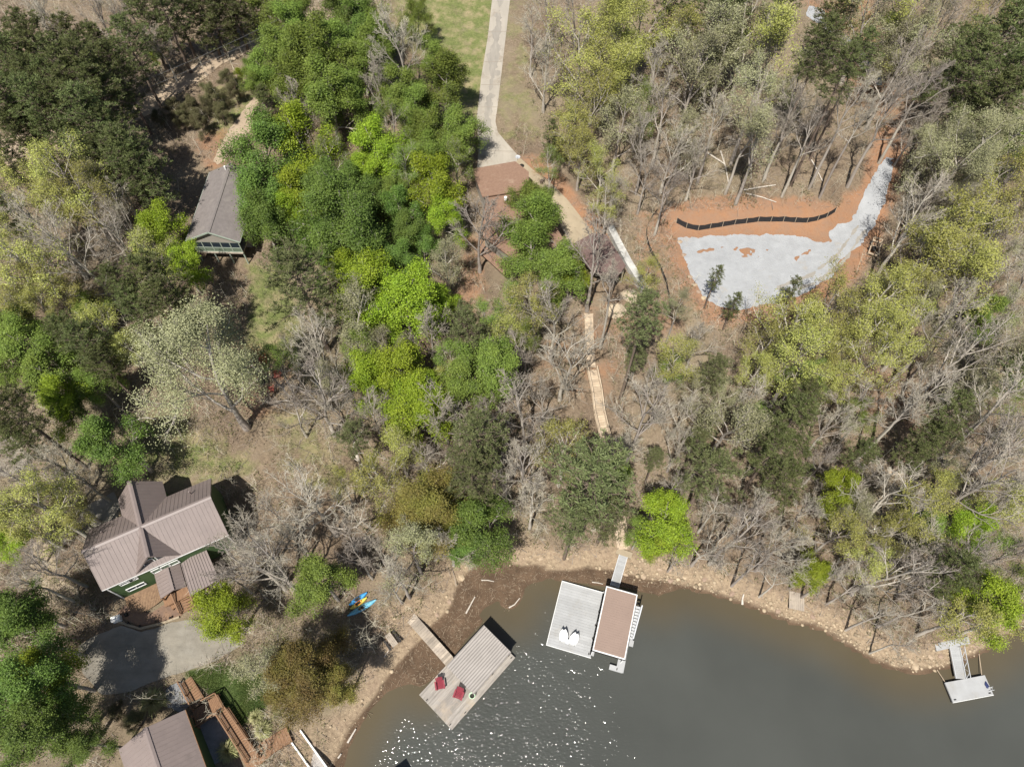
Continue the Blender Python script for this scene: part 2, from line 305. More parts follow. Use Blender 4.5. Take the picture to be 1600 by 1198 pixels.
class MB:
    def __init__(s): s.v = []; s.f = []
    def add(s, vs, fs):
        n = len(s.v); s.v += [tuple(v) for v in vs]; s.f += [tuple(i + n for i in f) for f in fs]; return s
    def box(s, c, d, rz=0.0, rx=0.0):
        m = Matrix.Rotation(rz, 3, 'Z') @ Matrix.Rotation(rx, 3, 'X'); c = Vector(c)
        vs = [c + m @ Vector((x * d[0] / 2, y * d[1] / 2, z * d[2] / 2)) for z in (-1, 1) for y in (-1, 1) for x in (-1, 1)]
        return s.add(vs, [(0,2,3,1),(4,5,7,6),(0,1,5,4),(2,6,7,3),(0,4,6,2),(1,3,7,5)])
    def bar(s, a, b, w, h, up=(0, 0, 1)):                 # box from a to b, width w, height h (a, b on its axis)
        a = Vector(a); b = Vector(b); t = (b - a).normalized(); side = t.cross(Vector(up))
        if side.length < 1e-4: side = t.cross(Vector((1, 0, 0)))
        side.normalize(); u = side.cross(t)
        vs = [p + side * (x * w / 2) + u * (z * h / 2) for p in (a, b) for x, z in ((-1,-1),(1,-1),(1,1),(-1,1))]
        return s.add(vs, [(0,1,2,3),(4,7,6,5),(0,4,5,1),(1,5,6,2),(2,6,7,3),(3,7,4,0)])
    def tube(s, a, b, r0, r1=None, n=8, caps=True):
        a = Vector(a); b = Vector(b); r1 = r0 if r1 is None else r1; t = (b - a).normalized()
        e = t.orthogonal().normalized(); g = t.cross(e)
        vs = []
        for p, r in ((a, r0), (b, r1)):
            for i in range(n): q = 2 * math.pi * i / n; vs.append(p + (e * math.cos(q) + g * math.sin(q)) * r)
        fs = [(i, (i + 1) % n, n + (i + 1) % n, n + i) for i in range(n)]
        if caps: fs += [tuple(reversed(range(n))), tuple(range(n, 2 * n))]
        return s.add(vs, fs)
    def prism(s, poly, z0, z1):                           # poly list of (x, y), flat top and bottom
        n = len(poly); area = sum(poly[i][0] * poly[(i + 1) % n][1] - poly[(i + 1) % n][0] * poly[i][1] for i in range(n))
        if area < 0: poly = poly[::-1]
        vs = [(x, y, z0) for x, y in poly] + [(x, y, z1) for x, y in poly]
        return s.add(vs, [tuple(reversed(range(n))), tuple(range(n, 2 * n))] + [(i, (i + 1) % n, n + (i + 1) % n, n + i) for i in range(n)])
    def slab(s, pts, th):                                 # planar 3-D polygon with thickness downwards along its normal
        p = [Vector(q) for q in pts]; nrm = (p[1] - p[0]).cross(p[-1] - p[0]).normalized()
        if nrm.z < 0: p = p[::-1]; nrm = -nrm
        n = len(p); vs = p + [q - nrm * th for q in p]
        return s.add(vs, [tuple(range(n)), tuple(reversed(range(n, 2 * n)))] + [(i, n + i, n + (i + 1) % n, (i + 1) % n) for i in range(n)])
    def mesh(s, name, m):
        me = bpy.data.meshes.new(name); me.from_pydata(s.v, [], s.f); me.materials.append(m); me.update(); return me
    def build(s, name, m, parent=None, loc=None, rz=None, smooth=False):
        o = bpy.data.objects.new(name, s.mesh(name, M[m] if isinstance(m, str) else m))
        if smooth: o.data.polygons.foreach_set('use_smooth', np.ones(len(o.data.polygons), bool))
        link(o, parent)
        if name in FINE: o['kind'] = 'stuff'
        if loc is not None: o.location = loc
        if rz is not None: o.rotation_euler.z = rz
        return o
def tag(o, label=None, cat=None, group=None, kind=None):
    if label: o['label'] = label
    if cat: o['category'] = cat
    if group: o['group'] = group
    if kind: o['kind'] = kind
    return o
FINE = {'pickets', 'roof_ribs', 'deck_boards', 'treads', 'roof_boards', 'truss', 'roof_stairs', 'plank_skirt', 'beams', 'white_trim'}
def thing(name, label, cat, loc=(0, 0, 0), rz=0.0, group=None):
    e = bpy.data.objects.new(name, None); e.empty_display_size = .3; link(e); e.location = loc; e.rotation_euler.z = rz
    return tag(e, label, cat, group)

# ------------------------------------------------------------------ ground sheet
def spaced(a, b, step, ends):
    core = list(np.arange(a, b + 1e-6, step)); lo = []; hi = []
    x = a; s = step
    while x > ends[0]: s *= 1.35; x -= s; lo.append(x)
    x = b; s = step
    while x < ends[1]: s *= 1.35; x += s; hi.append(x)
    return np.array(lo[::-1] + core + hi)
gx = spaced(-114, 114, .6, (-1500, 1500)); gy = spaced(-3, 147, .6, (-1500, 1500))
XX, YY = np.meshgrid(gx, gy); P = np.stack([XX.ravel(), YY.ravel()], 1)
HZ = height(P)
idx = np.arange(len(P)).reshape(len(gy), len(gx))
quads = np.stack([idx[:-1, :-1].ravel(), idx[:-1, 1:].ravel(), idx[1:, 1:].ravel(), idx[1:, :-1].ravel()], 1)
sd_dry = np.where(inside(P, D_POLY), 1.0, -1.0) * seg_dist(P, D_LINE)
sd_wat = np.where(inside(P, W_POLY), 1.0, -1.0) * seg_dist(P, W_LINE)
def cover(polys):
    r = np.zeros(len(P))
    for px, s, b in polys: r = np.maximum(r, s * sstep(-b, b * .4, sdf(P, gpoly(px))))
    return r
grass = cover([([(610,-40),(775,-40),(745,190),(705,190),(690,100),(625,60)], .8, 3), ([(795,-40),(835,-40),(825,110),(855,215),(800,232),(780,190)], .30, 3),
    ([(390,415),(440,425),(470,520),(440,565),(385,560),(400,480)], .8, 2.5), ([(175,735),(230,640),(330,690),(390,735),(340,742),(230,748)], .7, 3),
    ([(425,640),(520,660),(545,760),(470,760),(430,720)], .42, 3), ([(340,140),(400,150),(345,215),(330,205)], .7, 2), ([(405,1100),(470,1110),(470,1160),(420,1150)], .5, 2)])
clay = cover([([(1035,330),(1100,312),(1200,312),(1310,325),(1350,290),(1375,200),(1412,195),(1405,260),(1385,330),(1345,420),(1312,450),(1260,484),(1180,504),(1110,500),(1080,460),(1050,400)], 1, 2),
    ([(815,245),(842,245),(885,290),(922,335),(950,372),(925,372),(890,320),(850,285)], .9, 1.5), ([(1000,335),(1060,350),(1085,470),(1050,520),(1000,500)], .48, 3),
    ([(1240,-20),(1350,-20),(1400,130),(1420,195),(1368,195),(1320,90)], .62, 3), ([(728,370),(752,370),(752,470),(715,480)], .6, 2),
    ([(312,215),(350,205),(345,262),(318,258)], .62, 2), ([(1340,560),(1420,600),(1440,660),(1350,660)], .45, 3), ([(930,470),(1000,470),(990,560),(930,620),(850,560)], .38, 4), ([(355,540),(450,560),(440,640),(400,650)], .45, 2)])
rich = cover([([(290,1052),(350,1036),(425,1060),(415,1105),(378,1132)], 1, .8)])
sand = np.where(sd_dry > 0, .95 * (1 - sstep(.3, 4.8, sd_dry)), 0)
sand = np.maximum(sand, cover([([(395,1150),(520,1120),(540,1150),(515,1220),(480,1220)], .7, 2), ([(590,960),(650,935),(700,960),(610,1050),(575,1040)], .75, 2), ([(1380,710),(1450,690),(1460,760),(1390,750)], .55, 2)]))
mud = sstep(.6, -.5, sd_dry)
me = np_mesh('ground', np.column_stack([P, HZ]), quads, [ground_material()], smooth=True)
for nm, cc in (('cover_a', (grass, clay, sand)), ('cover_b', (mud, rich, rich * 0))):
    a = me.color_attributes.new(nm, 'FLOAT_COLOR', 'POINT'); a.data.foreach_set('color', np.column_stack([*cc, np.ones(len(P))]).astype(np.float32).ravel())
ground = tag(link(bpy.data.objects.new('ground', me)), 'leaf-littered wooded hillside ground falling to a muddy shore', kind='structure')

# lake
wx = spaced(-50, 110, .8, (-1500, 1500)); wy = spaced(-12, 42, .8, (-1500, 45))
WX, WY = np.meshgrid(wx, wy); WP = np.stack([WX.ravel(), WY.ravel()], 1)
wi = np.arange(len(WP)).reshape(len(wy), len(wx)); wq = np.stack([wi[:-1, :-1].ravel(), wi[:-1, 1:].ravel(), wi[1:, 1:].ravel(), wi[1:, :-1].ravel()], 1)
wd = np.where(inside(WP, W_POLY), 0, seg_dist(WP, W_LINE))
keep = (wd[wq] > 0).any(1) | (seg_dist(WP, W_LINE)[wq] < 3).any(1); wq = wq[keep]
wme = np_mesh('lake_water', np.column_stack([WP, np.zeros(len(WP))]), wq, [water_material()], smooth=True)
a = wme.attributes.new('shallow', 'FLOAT', 'POINT'); a.data.foreach_set('value', ((1 - sstep(0, 6.0, wd)) * .85).astype(np.float32))
rip = (.2 + .8 * sstep(.5, 5.0, wd)) * (.10 + .90 * (1 - sstep(7, 22, WP[:, 0]))) * (.82 + .3 * vnoise(WP[:, 0], WP[:, 1], 7, 5))
a = wme.attributes.new('ripple', 'FLOAT', 'POINT'); a.data.foreach_set('value', np.clip(rip, 0, 1).astype(np.float32))
tag(link(bpy.data.objects.new('lake_water', wme)), 'calm grey-green lake water with sun glints', kind='structure')

# sheets laid over the ground: clipped where their outline runs, so the edge is a real one
def sheet(name, px, m, up, label, ragged=0.0, cell=.45, holes=(), kind='structure', rs=1.3):
    poly = gpoly(px); lo = poly.min(0) - 1; hi = poly.max(0) + 1
    xs = np.arange(lo[0], hi[0] + cell, cell); ys = np.arange(lo[1], hi[1] + cell, cell)
    X, Y = np.meshgrid(xs, ys); Q = np.stack([X.ravel(), Y.ravel()], 1); s = sdf(Q, poly)
    if ragged: s = s + ragged * (1.3 * (vnoise(Q[:, 0], Q[:, 1], rs * 1.6, 3) - .5) + .8 * (vnoise(Q[:, 0], Q[:, 1], rs * .55, 4) - .5) + .5 * (vnoise(Q[:, 0], Q[:, 1], rs * .25, 14) - .5))
    for hpx, hr in holes:
        hp = gpoly(hpx); s = np.minimum(s, -sdf(Q, hp) + .35 * hr + 1.5 * hr * (vnoise(Q[:, 0], Q[:, 1], .45, 9) - .5) + .9 * hr * (vnoise(Q[:, 0], Q[:, 1], 1.3, 8) - .5))
    n = len(xs); V = []; Fs = []; cache = {}
    def vert(i):
        if ('v', i) not in cache: cache[('v', i)] = len(V); V.append((Q[i, 0], Q[i, 1]))
        return cache[('v', i)]
    def cut(i, j):
        k = (min(i, j), max(i, j))
        if k not in cache:
            t = s[i] / (s[i] - s[j]); cache[k] = len(V); V.append(tuple(Q[i] + (Q[j] - Q[i]) * t))
        return cache[k]
    for r in range(len(ys) - 1):
        for c in range(n - 1):
            i = r * n + c
            for tri in ((i, i + 1, i + n + 1), (i, i + n + 1, i + n)):
                ins = [s[k] > 0 for k in tri]
                if not any(ins): continue
                if all(ins): Fs.append([vert(k) for k in tri]); continue
                f = []
                for k in range(3):
                    p, q = tri[k], tri[(k + 1) % 3]
                    if s[p] > 0: f.append(vert(p))
                    if (s[p] > 0) != (s[q] > 0): f.append(cut(p, q))
                Fs.append(f)
    V = np.array(V); Z = hfast(V) + up
    me = bpy.data.meshes.new(name); me.from_pydata([(x, y, z) for (x, y), z in zip(V, Z)], [], Fs); me.materials.append(M[m]); me.update()
    return tag(link(bpy.data.objects.new(name, me)), label, kind=kind)
drive = sheet('driveway', [(771,-40),(803,-40),(797,0),(790,60),(783,120),(777,170),(774,190),(778,207),(792,224),(808,242),(818,256),(745,268),(748,235),(746,200),(745,185),(752,120),(762,60),(769,0)], 'concrete', .05, 'pale concrete driveway running down from the top of the photo')
sheet('side_driveway', [(811,246),(833,266),(862,288),(888,314),(908,340),(930,368),(892,388),(880,362),(868,332),(850,302),(822,272),(805,256)], 'tan_concrete', .07, 'tan concrete drive bending down beside the brown-roofed house')
sheet('dirt_road', [(-30,266),(-30,218),(60,208),(130,190),(205,166),(245,140),(300,104),(350,76),(400,52),(420,42),(428,60),(400,76),(350,100),(312,126),(266,156),(226,183),(150,220),(70,246)], 'dirt', .05, 'pale dirt road crossing the pine wood at upper left', ragged=.5)
sheet('dirt_drive', [(395,150),(408,150),(425,165),(420,185),(400,195),(375,225),(355,250),(338,262),(334,248),(345,225),(365,195),(385,170)], 'dirt', .05, 'short dirt drive ending at the grey gabled house', ragged=.5)
sheet('dirt_clearing', [(455,8),(520,15),(530,32),(500,42),(455,40)], 'dirt', .05, 'bare pale dirt patch among green trees at the top', ragged=.6)
sheet('gravel_pad', [(1058,372),(1110,369),(1180,366),(1245,369),(1285,378),(1300,378),(1296,362),(1312,350),(1330,344),(1342,320),(1357,290),(1372,262),(1384,243),(1395,248),(1393,275),(1384,312),(1366,350),(1346,384),(1308,406),(1302,432),(1270,454),(1215,472),(1150,486),(1120,480),(1098,462),(1078,430)], 'gravel', .05, 'white gravel pad with a gravel lane leaving up to the right', ragged=.4, cell=.24, rs=.8,
    holes=[([(1145,387),(1170,386),(1195,388),(1188,400),(1165,406),(1150,398)], 1.6), ([(1232,408),(1250,396),(1275,386),(1272,392),(1250,402),(1236,412)], .9), ([(1090,392),(1135,383),(1137,387),(1092,396)], .7)])
sheet('tyre_track', [(1215,448),(1265,428),(1305,398),(1340,352),(1343,354),(1309,402),(1268,432),(1217,452)], 'gravel_track', .058, 'left faint tyre track curving over the gravel pad', ragged=.35, cell=.24, rs=.7)
sheet('tyre_track', [(1225,458),(1278,438),(1318,404),(1352,355),(1355,357),(1322,408),(1281,442),(1227,462)], 'gravel_track', .058, 'right faint tyre track curving over the gravel pad', ragged=.35, cell=.24, rs=.7)
sheet('driveway_stain', [(777,-30),(790,-30),(785,40),(776,110),(768,170),(764,205),(756,205),(757,170),(764,110),(773,40)], 'tyre_stain', .057, 'darker worn strip down the middle of the concrete driveway', ragged=.9, cell=.3, rs=1.2)
sheet('gravel_lane', [(1262,8),(1290,14),(1300,40),(1330,62),(1350,85),(1372,115),(1378,135),(1368,132),(1345,105),(1320,75),(1285,45),(1262,25)], 'gravel', .05, 'grey gravel lane glimpsed through trees at upper right', ragged=.7)
sheet('parking_apron', [(150,990),(190,978),(222,986),(270,972),(300,968),(340,985),(385,1003),(345,1030),(300,1045),(250,1062),(200,1082),(160,1085),(130,1050),(120,1010)], 'apron', .05, 'worn grey asphalt parking apron below the green house', ragged=.15)
sheet('back_patio', [(128,792),(178,768),(190,790),(180,820),(132,850),(118,840)], 'apron', .05, 'grey concrete slab behind the left wing of the green house')
sheet('garden_path', [(45,860),(75,820),(88,870),(92,905),(125,920),(130,950),(95,955),(62,935),(50,900)], 'tan_concrete', .05, 'tan concrete path left of the green house', ragged=.2)
sheet('left_path', [(-10,690),(15,680),(40,705),(48,730),(20,745),(-10,740)], 'apron', .05, 'grey path fragment at the left edge', ragged=.4)
sheet('gravel_bed', [(308,1122),(348,1112),(372,1135),(388,1165),(360,1180),(330,1192),(318,1160)], 'blue_gravel', .05, 'blue-grey gravel bed beside the wooden stairs', ragged=.4)
sheet('upper_gravel_bed', [(255,1072),(285,1062),(300,1092),(285,1112),(262,1105)], 'blue_gravel', .05, 'small gravel bed by the parking apron', ragged=.4)
sheet('mulch_bed', [(182,962),(195,945),(235,958),(272,935),(292,952),(280,966),(220,979)], 'mulch', .06, 'brown mulch bed in front of the green house', ragged=.1)
# joints of the concrete driveway
for i, (x0, x1, y) in enumerate([(761,791,50),(757,786,97),(752,782,133),(748,777,168),(750,806,236)]):
    b_ = MB(); p = G(x0, y); q = G(x1, y - (0 if y < 200 else -1)); n_ = 6
    for k in range(n_):
        u = p.lerp(q, k / n_); w = p.lerp(q, (k + 1) / n_); u.z = h1(u.x, u.y) + .062; w.z = h1(w.x, w.y) + .062; b_.bar(u, w, .07, .02)
    b_.build('joint', 'joint', drive)
# ================================================================== buildings, docks and other built things
def frame(p, q):                                    # rotation of the direction p -> q on plan
    return math.atan2(q[1] - p[1], q[0] - p[0])
def loc2(o, rz, p):                                 # world xy -> local xy of a frame at o turned by rz
    dx, dy = p[0] - o[0], p[1] - o[1]; c, s = math.cos(rz), math.sin(rz); return (dx * c + dy * s, -dx * s + dy * c)
def on_plane(px, py, o, rz, yl):                    # where the sight line through a pixel meets the upright local plane y = yl -> (x, z) local
    a = Vector((0, 0, HC)); b = at(px, py, 0); n = Vector((-math.sin(rz), math.cos(rz), 0)); q = Vector(o) + n * yl
    t = (q - a).dot(n) / (b - a).dot(n); w = a + (b - a) * t; x, _ = loc2(o, rz, w); return x, w.z - o[2]
def gable(parent, x0, x1, yc, hw0, hw1, ze, zr, m, trim, axis='x', th=.14, rib=.45, ribm=None, cap=True, over=0.0):
    """two roof slopes with ridge along axis; returns the roof part; ribs are joined into one part (each too thin to pick apart)"""
    def P3(a, b, z): return (a, b, z) if axis == 'x' else (b, a, z)
    rf = MB(); rf.slab([P3(x0, yc, zr), P3(x1, yc, zr), P3(x1, yc - hw0, ze), P3(x0, yc - hw0, ze)], th); rf.slab([P3(x0, yc, zr), P3(x1, yc, zr), P3(x1, yc + hw1, ze), P3(x0, yc + hw1, ze)], th)
    r = rf.build('roof', m, parent)
    if rib:
        rb = MB(); n = int((x1 - x0) / rib)
        for i in range(n + 1):
            x = x0 + .04 + (x1 - x0 - .08) * i / n
            for hw in (-hw0, hw1): rb.bar(P3(x, yc, zr + .02), P3(x, yc + hw, ze + .012), .045, .03)
        rb.build('roof_ribs', ribm or trim, r)
    if cap:
        c = MB(); c.slab([P3(x0 - .03, yc, zr + .07), P3(x1 + .03, yc, zr + .07), P3(x1 + .03, yc - .24, zr - .02), P3(x0 - .03, yc - .24, zr - .02)], .04)
        c.slab([P3(x0 - .03, yc, zr + .07), P3(x1 + .03, yc, zr + .07), P3(x1 + .03, yc + .24, zr - .02), P3(x0 - .03, yc + .24, zr - .02)], .04); c.build('ridge_cap', trim, r)
    return r
def house_prism(x0, x1, y0, y1, z0, ze, zr, axis='x'):
    b = MB(); ym = (y0 + y1) / 2
    prof = [(y0, z0), (y1, z0), (y1, ze), (ym, zr), (y0, ze)]
    vs = [((x, y, z) if axis == 'x' else (y, x, z)) for x in (x0, x1) for y, z in prof]
    return b.add(vs, [(0,1,2,3,4), (9,8,7,6,5), (0,5,6,1), (1,6,7,2), (2,7,8,3), (3,8,9,4), (4,9,5,0)])
def window(parent, x, z, w, h, y, panes=1, fr='white_paint', gl='glass_dark', dirn=-1):
    f = MB(); t = .09; yy = y + dirn * .03
    for dz in (-h / 2, h / 2): f.box((x, yy, z + dz), (w + t, .09, t))
    for dx in (-w / 2, w / 2): f.box((x + dx, yy, z), (t, .09, h - t))
    for k in range(1, panes): f.box((x - w / 2 + w * k / panes, yy, z), (.06, .08, h - t))
    wd = MB().box((x, y + dirn * .008, z), (w - t * .5, .03, h - t * .5)).build('window', gl, parent)
    f.build('window_frame', fr, wd); return wd
def railing(parent, pts, h=.95, m='brown_wood', pick='black_iron', gap=.14, post=.1, name='railing'):
    b = MB(); k = MB()
    for a, c in zip(pts[:-1], pts[1:]):
        a = Vector(a); c = Vector(c); L = (c - a).length; up = Vector((0, 0, h)); b.bar(a + up, c + up, .13, .06); b.bar(a + up * .12, c + up * .12, .06, .06)
        n = max(1, int(L / 1.6))
        for i in range(n + 1): q = a.lerp(c, i / n); b.box((q.x, q.y, q.z + h / 2), (post, post, h))
        n = int(L / gap)
        for i in range(n): q = a.lerp(c, (i + .5) / n); k.box((q.x, q.y, q.z + h / 2), (.035, .035, h * .82))
    r = b.build(name, m, parent); k.build('pickets', pick, r); return r
def stairs(parent, a, b, w, n, m, name='step', depth=None, th=.07):
    a = Vector(a); b = Vector(b); d = Vector((b.x - a.x, b.y - a.y, 0)); L = d.length; d.normalize(); rz = math.atan2(d.y, d.x); dep = depth or L / n * .92
    me = MB().box((0, 0, 0), (dep, w, th)).mesh('step', M[m])
    for i in range(n):
        o = link(bpy.data.objects.new(name, me), parent); q = a.lerp(b, (i + .5) / n); o.location = q; o.rotation_euler.z = rz
    s = MB(); sd = Vector((-d.y, d.x, 0))
    for k in (-1, 1): s.bar(a + sd * k * (w / 2 + .04) - Vector((0, 0, .13)), b + sd * k * (w / 2 + .04) - Vector((0, 0, .13)), .06, .26)
    s.build('stringer', m, parent)

# ---- green house with crossing metal gables
zb = G(250, 880).z; ZE, ZR = zb + 4.5, zb + 7.3
rl, rr = at(127.4, 862, ZR), at(329, 776, ZR); rz = frame(rl, rr); mid = (rl + rr) / 2; O = Vector((mid.x, mid.y, zb))
half = (rr - rl).length / 2
chalet = thing('green_house', 'green house with crossing mauve-brown metal gable roofs at lower left', 'house', O, rz)
xc = loc2(O, rz, at(216, 811, ZR))[0]; yb = loc2(O, rz, at(201, 751.5, ZR))[1]; yf = loc2(O, rz, at(230.5, 870, ZR))[1]
HWm = 3.75; wy = -HWm + .22
house_prism(-half + .35, half - .35, -HWm + .22, HWm - .22, -1.2, 4.5 + .0, 7.3 - .25).build('wall', 'green_siding', chalet)
house_prism(yf + .45, yb - .4, xc - 2.0, xc + 2.0, -1.2, 4.5 + .35, 7.3 - .3, axis='y').build('gable_wall', 'green_siding', chalet)
gable(chalet, -half, half, 0, HWm, HWm, 4.5, 7.3, 'metal_roof', 'metal_trim')
gable(chalet, yf, yb, xc, 2.5, 2.5, 4.48, 7.31, 'metal_roof', 'metal_trim', axis='y')
tr = MB()
tr.bar((-half + .02, -HWm, 4.38), (half - .02, -HWm, 4.38), .05, .14)
for k in (-half + .3, half - .3): tr.box((k, wy - .02, 2.0), (.14, .1, 5.0))
tr.build('white_trim', 'white_paint', chalet)
for x, y in ((-5.0, 1.9), (4.6, 2.2)):
    MB().tube((x, y, 5.6), (x, y, 6.35), .09, n=10).build('vent_pipe', 'metal_trim', chalet)
for px, py, w, h, pn in ((213,916,1.9,.75,2),(238.5,886.5,.95,.8,1),(249.5,879.5,.95,.8,1),(264,873,.95,.8,1)):
    x, z = on_plane(px, py, O, rz, wy); window(chalet, x, min(max(z, .5), 3.15), w, h, wy, pn, gl='screen_mesh' if pn == 1 else 'glass_dark')
for px, py, w in ((196,907,1.5),(205,903,.9)):
    x, z = on_plane(px, py, O, rz, wy); window(chalet, x, min(z, 3.5), w, .5, wy, 2)
window(chalet, xc - .7, 5.3, 1.1, 1.0, yf + .45, 1); window(chalet, xc + .7, 5.3, 1.1, 1.0, yf + .45, 1)
# porch roofs
def L3(px, py, dz): p = at(px, py, zb + dz); x, y = loc2(O, rz, p); return (x, y, dz)
a1, a2 = L3(261, 887, 3.1), L3(270.6, 922, 3.1); e1, e2 = L3(241, 897, 2.4), L3(251, 935, 2.4); f1, f2 = L3(281, 880.6, 2.4), L3(291, 916, 2.4)
pr = MB().slab([a1, a2, e2, e1], .1).slab([a1, a2, f2, f1], .1).build('porch_roof', 'metal_roof', chalet)
rb = MB()
for k in range(8):
    t = k / 7; A = Vector(a1).lerp(Vector(a2), t)
    for q1, q2 in ((e1, e2), (f1, f2)): rb.bar(A + Vector((0, 0, .03)), Vector(q1).lerp(Vector(q2), t) + Vector((0, 0, .03)), .06, .07)
rb.bar(Vector(a1) + Vector((0, 0, .05)), Vector(a2) + Vector((0, 0, .05)), .3, .06); rb.build('roof_ribs', 'metal_trim', pr)
s1, s2, s3, s4 = [L3(*q) for q in ((283, 880, 2.75), (320, 854, 2.75), (342, 905, 2.35), (298, 931, 2.35))]
sp_ = MB().slab([s1, s2, s3, s4], .1).build('porch_roof', 'metal_roof', chalet); rb = MB()
for k in range(11): rb.bar(Vector(s1).lerp(Vector(s2), k / 10) + Vector((0, 0, .03)), Vector(s4).lerp(Vector(s3), k / 10) + Vector((0, 0, .03)), .06, .07)
rb.build('roof_ribs', 'metal_trim', sp_)
dk = MB().prism([L3(x, y, 1.15)[:2] for x, y in ((246,908),(322,868),(340,908),(258,948))], .95, 1.15).build('porch_deck', 'brown_wood', chalet)
for q in (e2, f2, s3, s4, tuple(Vector(s3).lerp(Vector(s4), .5))): MB().box((q[0] * .985, q[1] + .15, q[2] / 2 - .35), (.14, .14, q[2] + .4)).build('porch_post', 'brown_wood', chalet)
top = Vector(L3(282, 921, 1.15)); bot = Vector(L3(296, 953, .12)); stairs(chalet, top, bot, 1.5, 8, 'brown_wood')
sdv = Vector((-(bot - top).y, (bot - top).x, 0)).normalized() * .85
railing(chalet, [top + sdv, bot + sdv], .9); railing(chalet, [top - sdv, bot - sdv], .9)
# plank skirt below the front wall
sk = MB(); n = 26; tl = [Vector(L3(*q, .95)) for q in ((195, 934), (248, 909))]; arc = [Vector(L3(*q, .05)) for q in ((198, 946), (206, 953), (217, 957), (230, 953), (243, 945), (257, 934))]
def along(pts, t): f = t * (len(pts) - 1); i = min(int(f), len(pts) - 2); return pts[i].lerp(pts[i + 1], f - i)
for i in range(n):
    u0, u1 = i / n, (i + .9) / n; A, B = tl[0].lerp(tl[1], u0), tl[0].lerp(tl[1], u1); C, D = along(arc, u1), along(arc, u0); sk.slab([A, B, C], .06); sk.slab([A, C, D], .06)
sk.build('plank_skirt', 'stain_wood', chalet)

# ---- metal-roofed building at the bottom left
zb2 = G(260, 1165).z; ra, rb_ = at(226, 1137, zb2 + 5.2), at(247, 1200, zb2 + 5.2); rz2 = frame(ra, rb_); O2 = Vector((ra.x, ra.y, zb2)); ev = loc2(O2, rz2, at(289, 1108, zb2 + 3.5))
shed = thing('metal_roofed_shed', 'shed with mauve-brown ribbed metal gable roof at the bottom edge', 'shed', O2, rz2)
hw = abs(ev[1]); Lb = 11.0; house_prism(.4, Lb - .4, -hw + .4, hw - .4, -1.0, 3.45, 4.9).build('wall', 'green_siding', shed)
gable(shed, 0, Lb, 0, hw, hw, 3.5, 5.2, 'metal_roof', 'metal_trim')
MB().bar((.0, hw, 3.4), (Lb, hw, 3.4), .08, .22).build('eave_trim', 'brown_wood', shed)

# ---- grey gabled house
g0 = G(335, 400); zg = g0.z; ZE3, ZR3 = zg + 4.6, zg + 6.4
ga, gb_ = at(324.5, 363, ZR3), at(360, 255, ZR3); rz3 = frame(ga, gb_); O3 = Vector((ga.x, ga.y, zg)); Lg = (gb_ - ga).length
hwL = abs(loc2(O3, rz3, at(293, 369, ZE3))[1]); hwR = abs(loc2(O3, rz3, at(375, 379, ZE3))[1]); hg = (hwL + hwR) / 2
gh = thing('grey_gabled_house', 'grey-shingled gabled house with screened porch on stilts at left', 'house', O3, rz3)
gable(gh, 0, Lg, 0, hg, hg, 4.6, 6.4, 'shingle_grey', 'shingle_grey', rib=0)
MB().bar((-.04, -hg, 4.55), (-.04, 0, 6.36), .07, .22).bar((-.04, hg, 4.55), (-.04, 0, 6.36), .07, .22).bar((0, hg + .02, 4.5), (Lg, hg + .02, 4.5), .06, .18).bar((0, -hg - .02, 4.5), (Lg, -hg - .02, 4.5), .06, .18).build('fascia', 'pale_green_trim', gh)
house_prism(3.2, Lg - .4, -hg + .45, hg - .45, -1.5, 4.75, 6.1).build('wall', 'grey_siding', gh)
house_prism(.35, .5, -hg + .45, hg - .45, 4.05, 4.75, 6.15).build('gable_panel', 'grey_siding', gh)
MB().box((1.75, 0, 1.95), (3.0, 2 * hg - .9, .2)).build('porch_floor', 'grey_wood_b', gh)
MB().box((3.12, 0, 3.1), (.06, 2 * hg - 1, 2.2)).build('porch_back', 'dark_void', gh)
for k in range(5):
    y = -hg + .5 + (2 * hg - 1) * (k + .5) / 5; w = (2 * hg - 1) / 5 - .14
    MB().box((.42, y, 3.45), (.04, w, 1.0)).build('screen_panel', 'glass_dark', gh); MB().box((.42, y, 2.5), (.05, w, .7)).build('screen_panel', 'screen_mesh', gh)
for k in range(6):
    y = -hg + .5 + (2 * hg - 1) * k / 5; MB().box((.42, y, 3.05), (.11, .11, 2.05)).build('mullion', 'pale_green_trim', gh)
MB().box((.42, 0, 2.92), (.1, 2 * hg - 1, .1)).box((.42, 0, 2.08), (.1, 2 * hg - 1, .16)).box((.42, 0, 4.02), (.1, 2 * hg - 1, .1)).build('porch_rail', 'pale_green_trim', gh)
for y in (-hg + .5, -1.2, .9, hg - .5): MB().box((.42, y, .4), (.15, .15, 3.2)).build('stilt', 'pale_green_trim', gh)
MB().tube((Lg - 1.0, .5, 6.0), (Lg - 1.0, .5, 6.75), .13, n=10).build('roof_vent', 'white_paint', gh)

# ---- brown-roofed house, mostly under the trees
b0 = G(780, 330); zh = b0.z; ZT = zh + 4.0
ba, bb = at(737, 264, ZT), at(805, 252, ZT); rz4 = frame(ba, bb); O4 = Vector((ba.x, ba.y, zh)); Lh = (bb - ba).length
bh = thing('brown_roofed_house', 'house with flat brown shingle roofs below the concrete driveway, half hidden by trees', 'house', O4, rz4)
MB().slab([(0, 0, 4.0), (Lh, 0, 4.0), (Lh + 1.4, -2.6, 4.0), (Lh + .4, -6.0, 4.0), (.3, -5.8, 4.0)], .16).build('roof', 'shingle_brown', bh)
MB().prism([(.4, -.4), (Lh - .3, -.4), (Lh + .6, -2.6), (Lh - .2, -4.8), (.7, -4.6)], -2.0, 3.82).build('wall', 'grey_siding', bh)
def L4(px, py, dz): p = at(px, py, zh + dz); x, y = loc2(O4, rz4, p); return (x, y, dz)
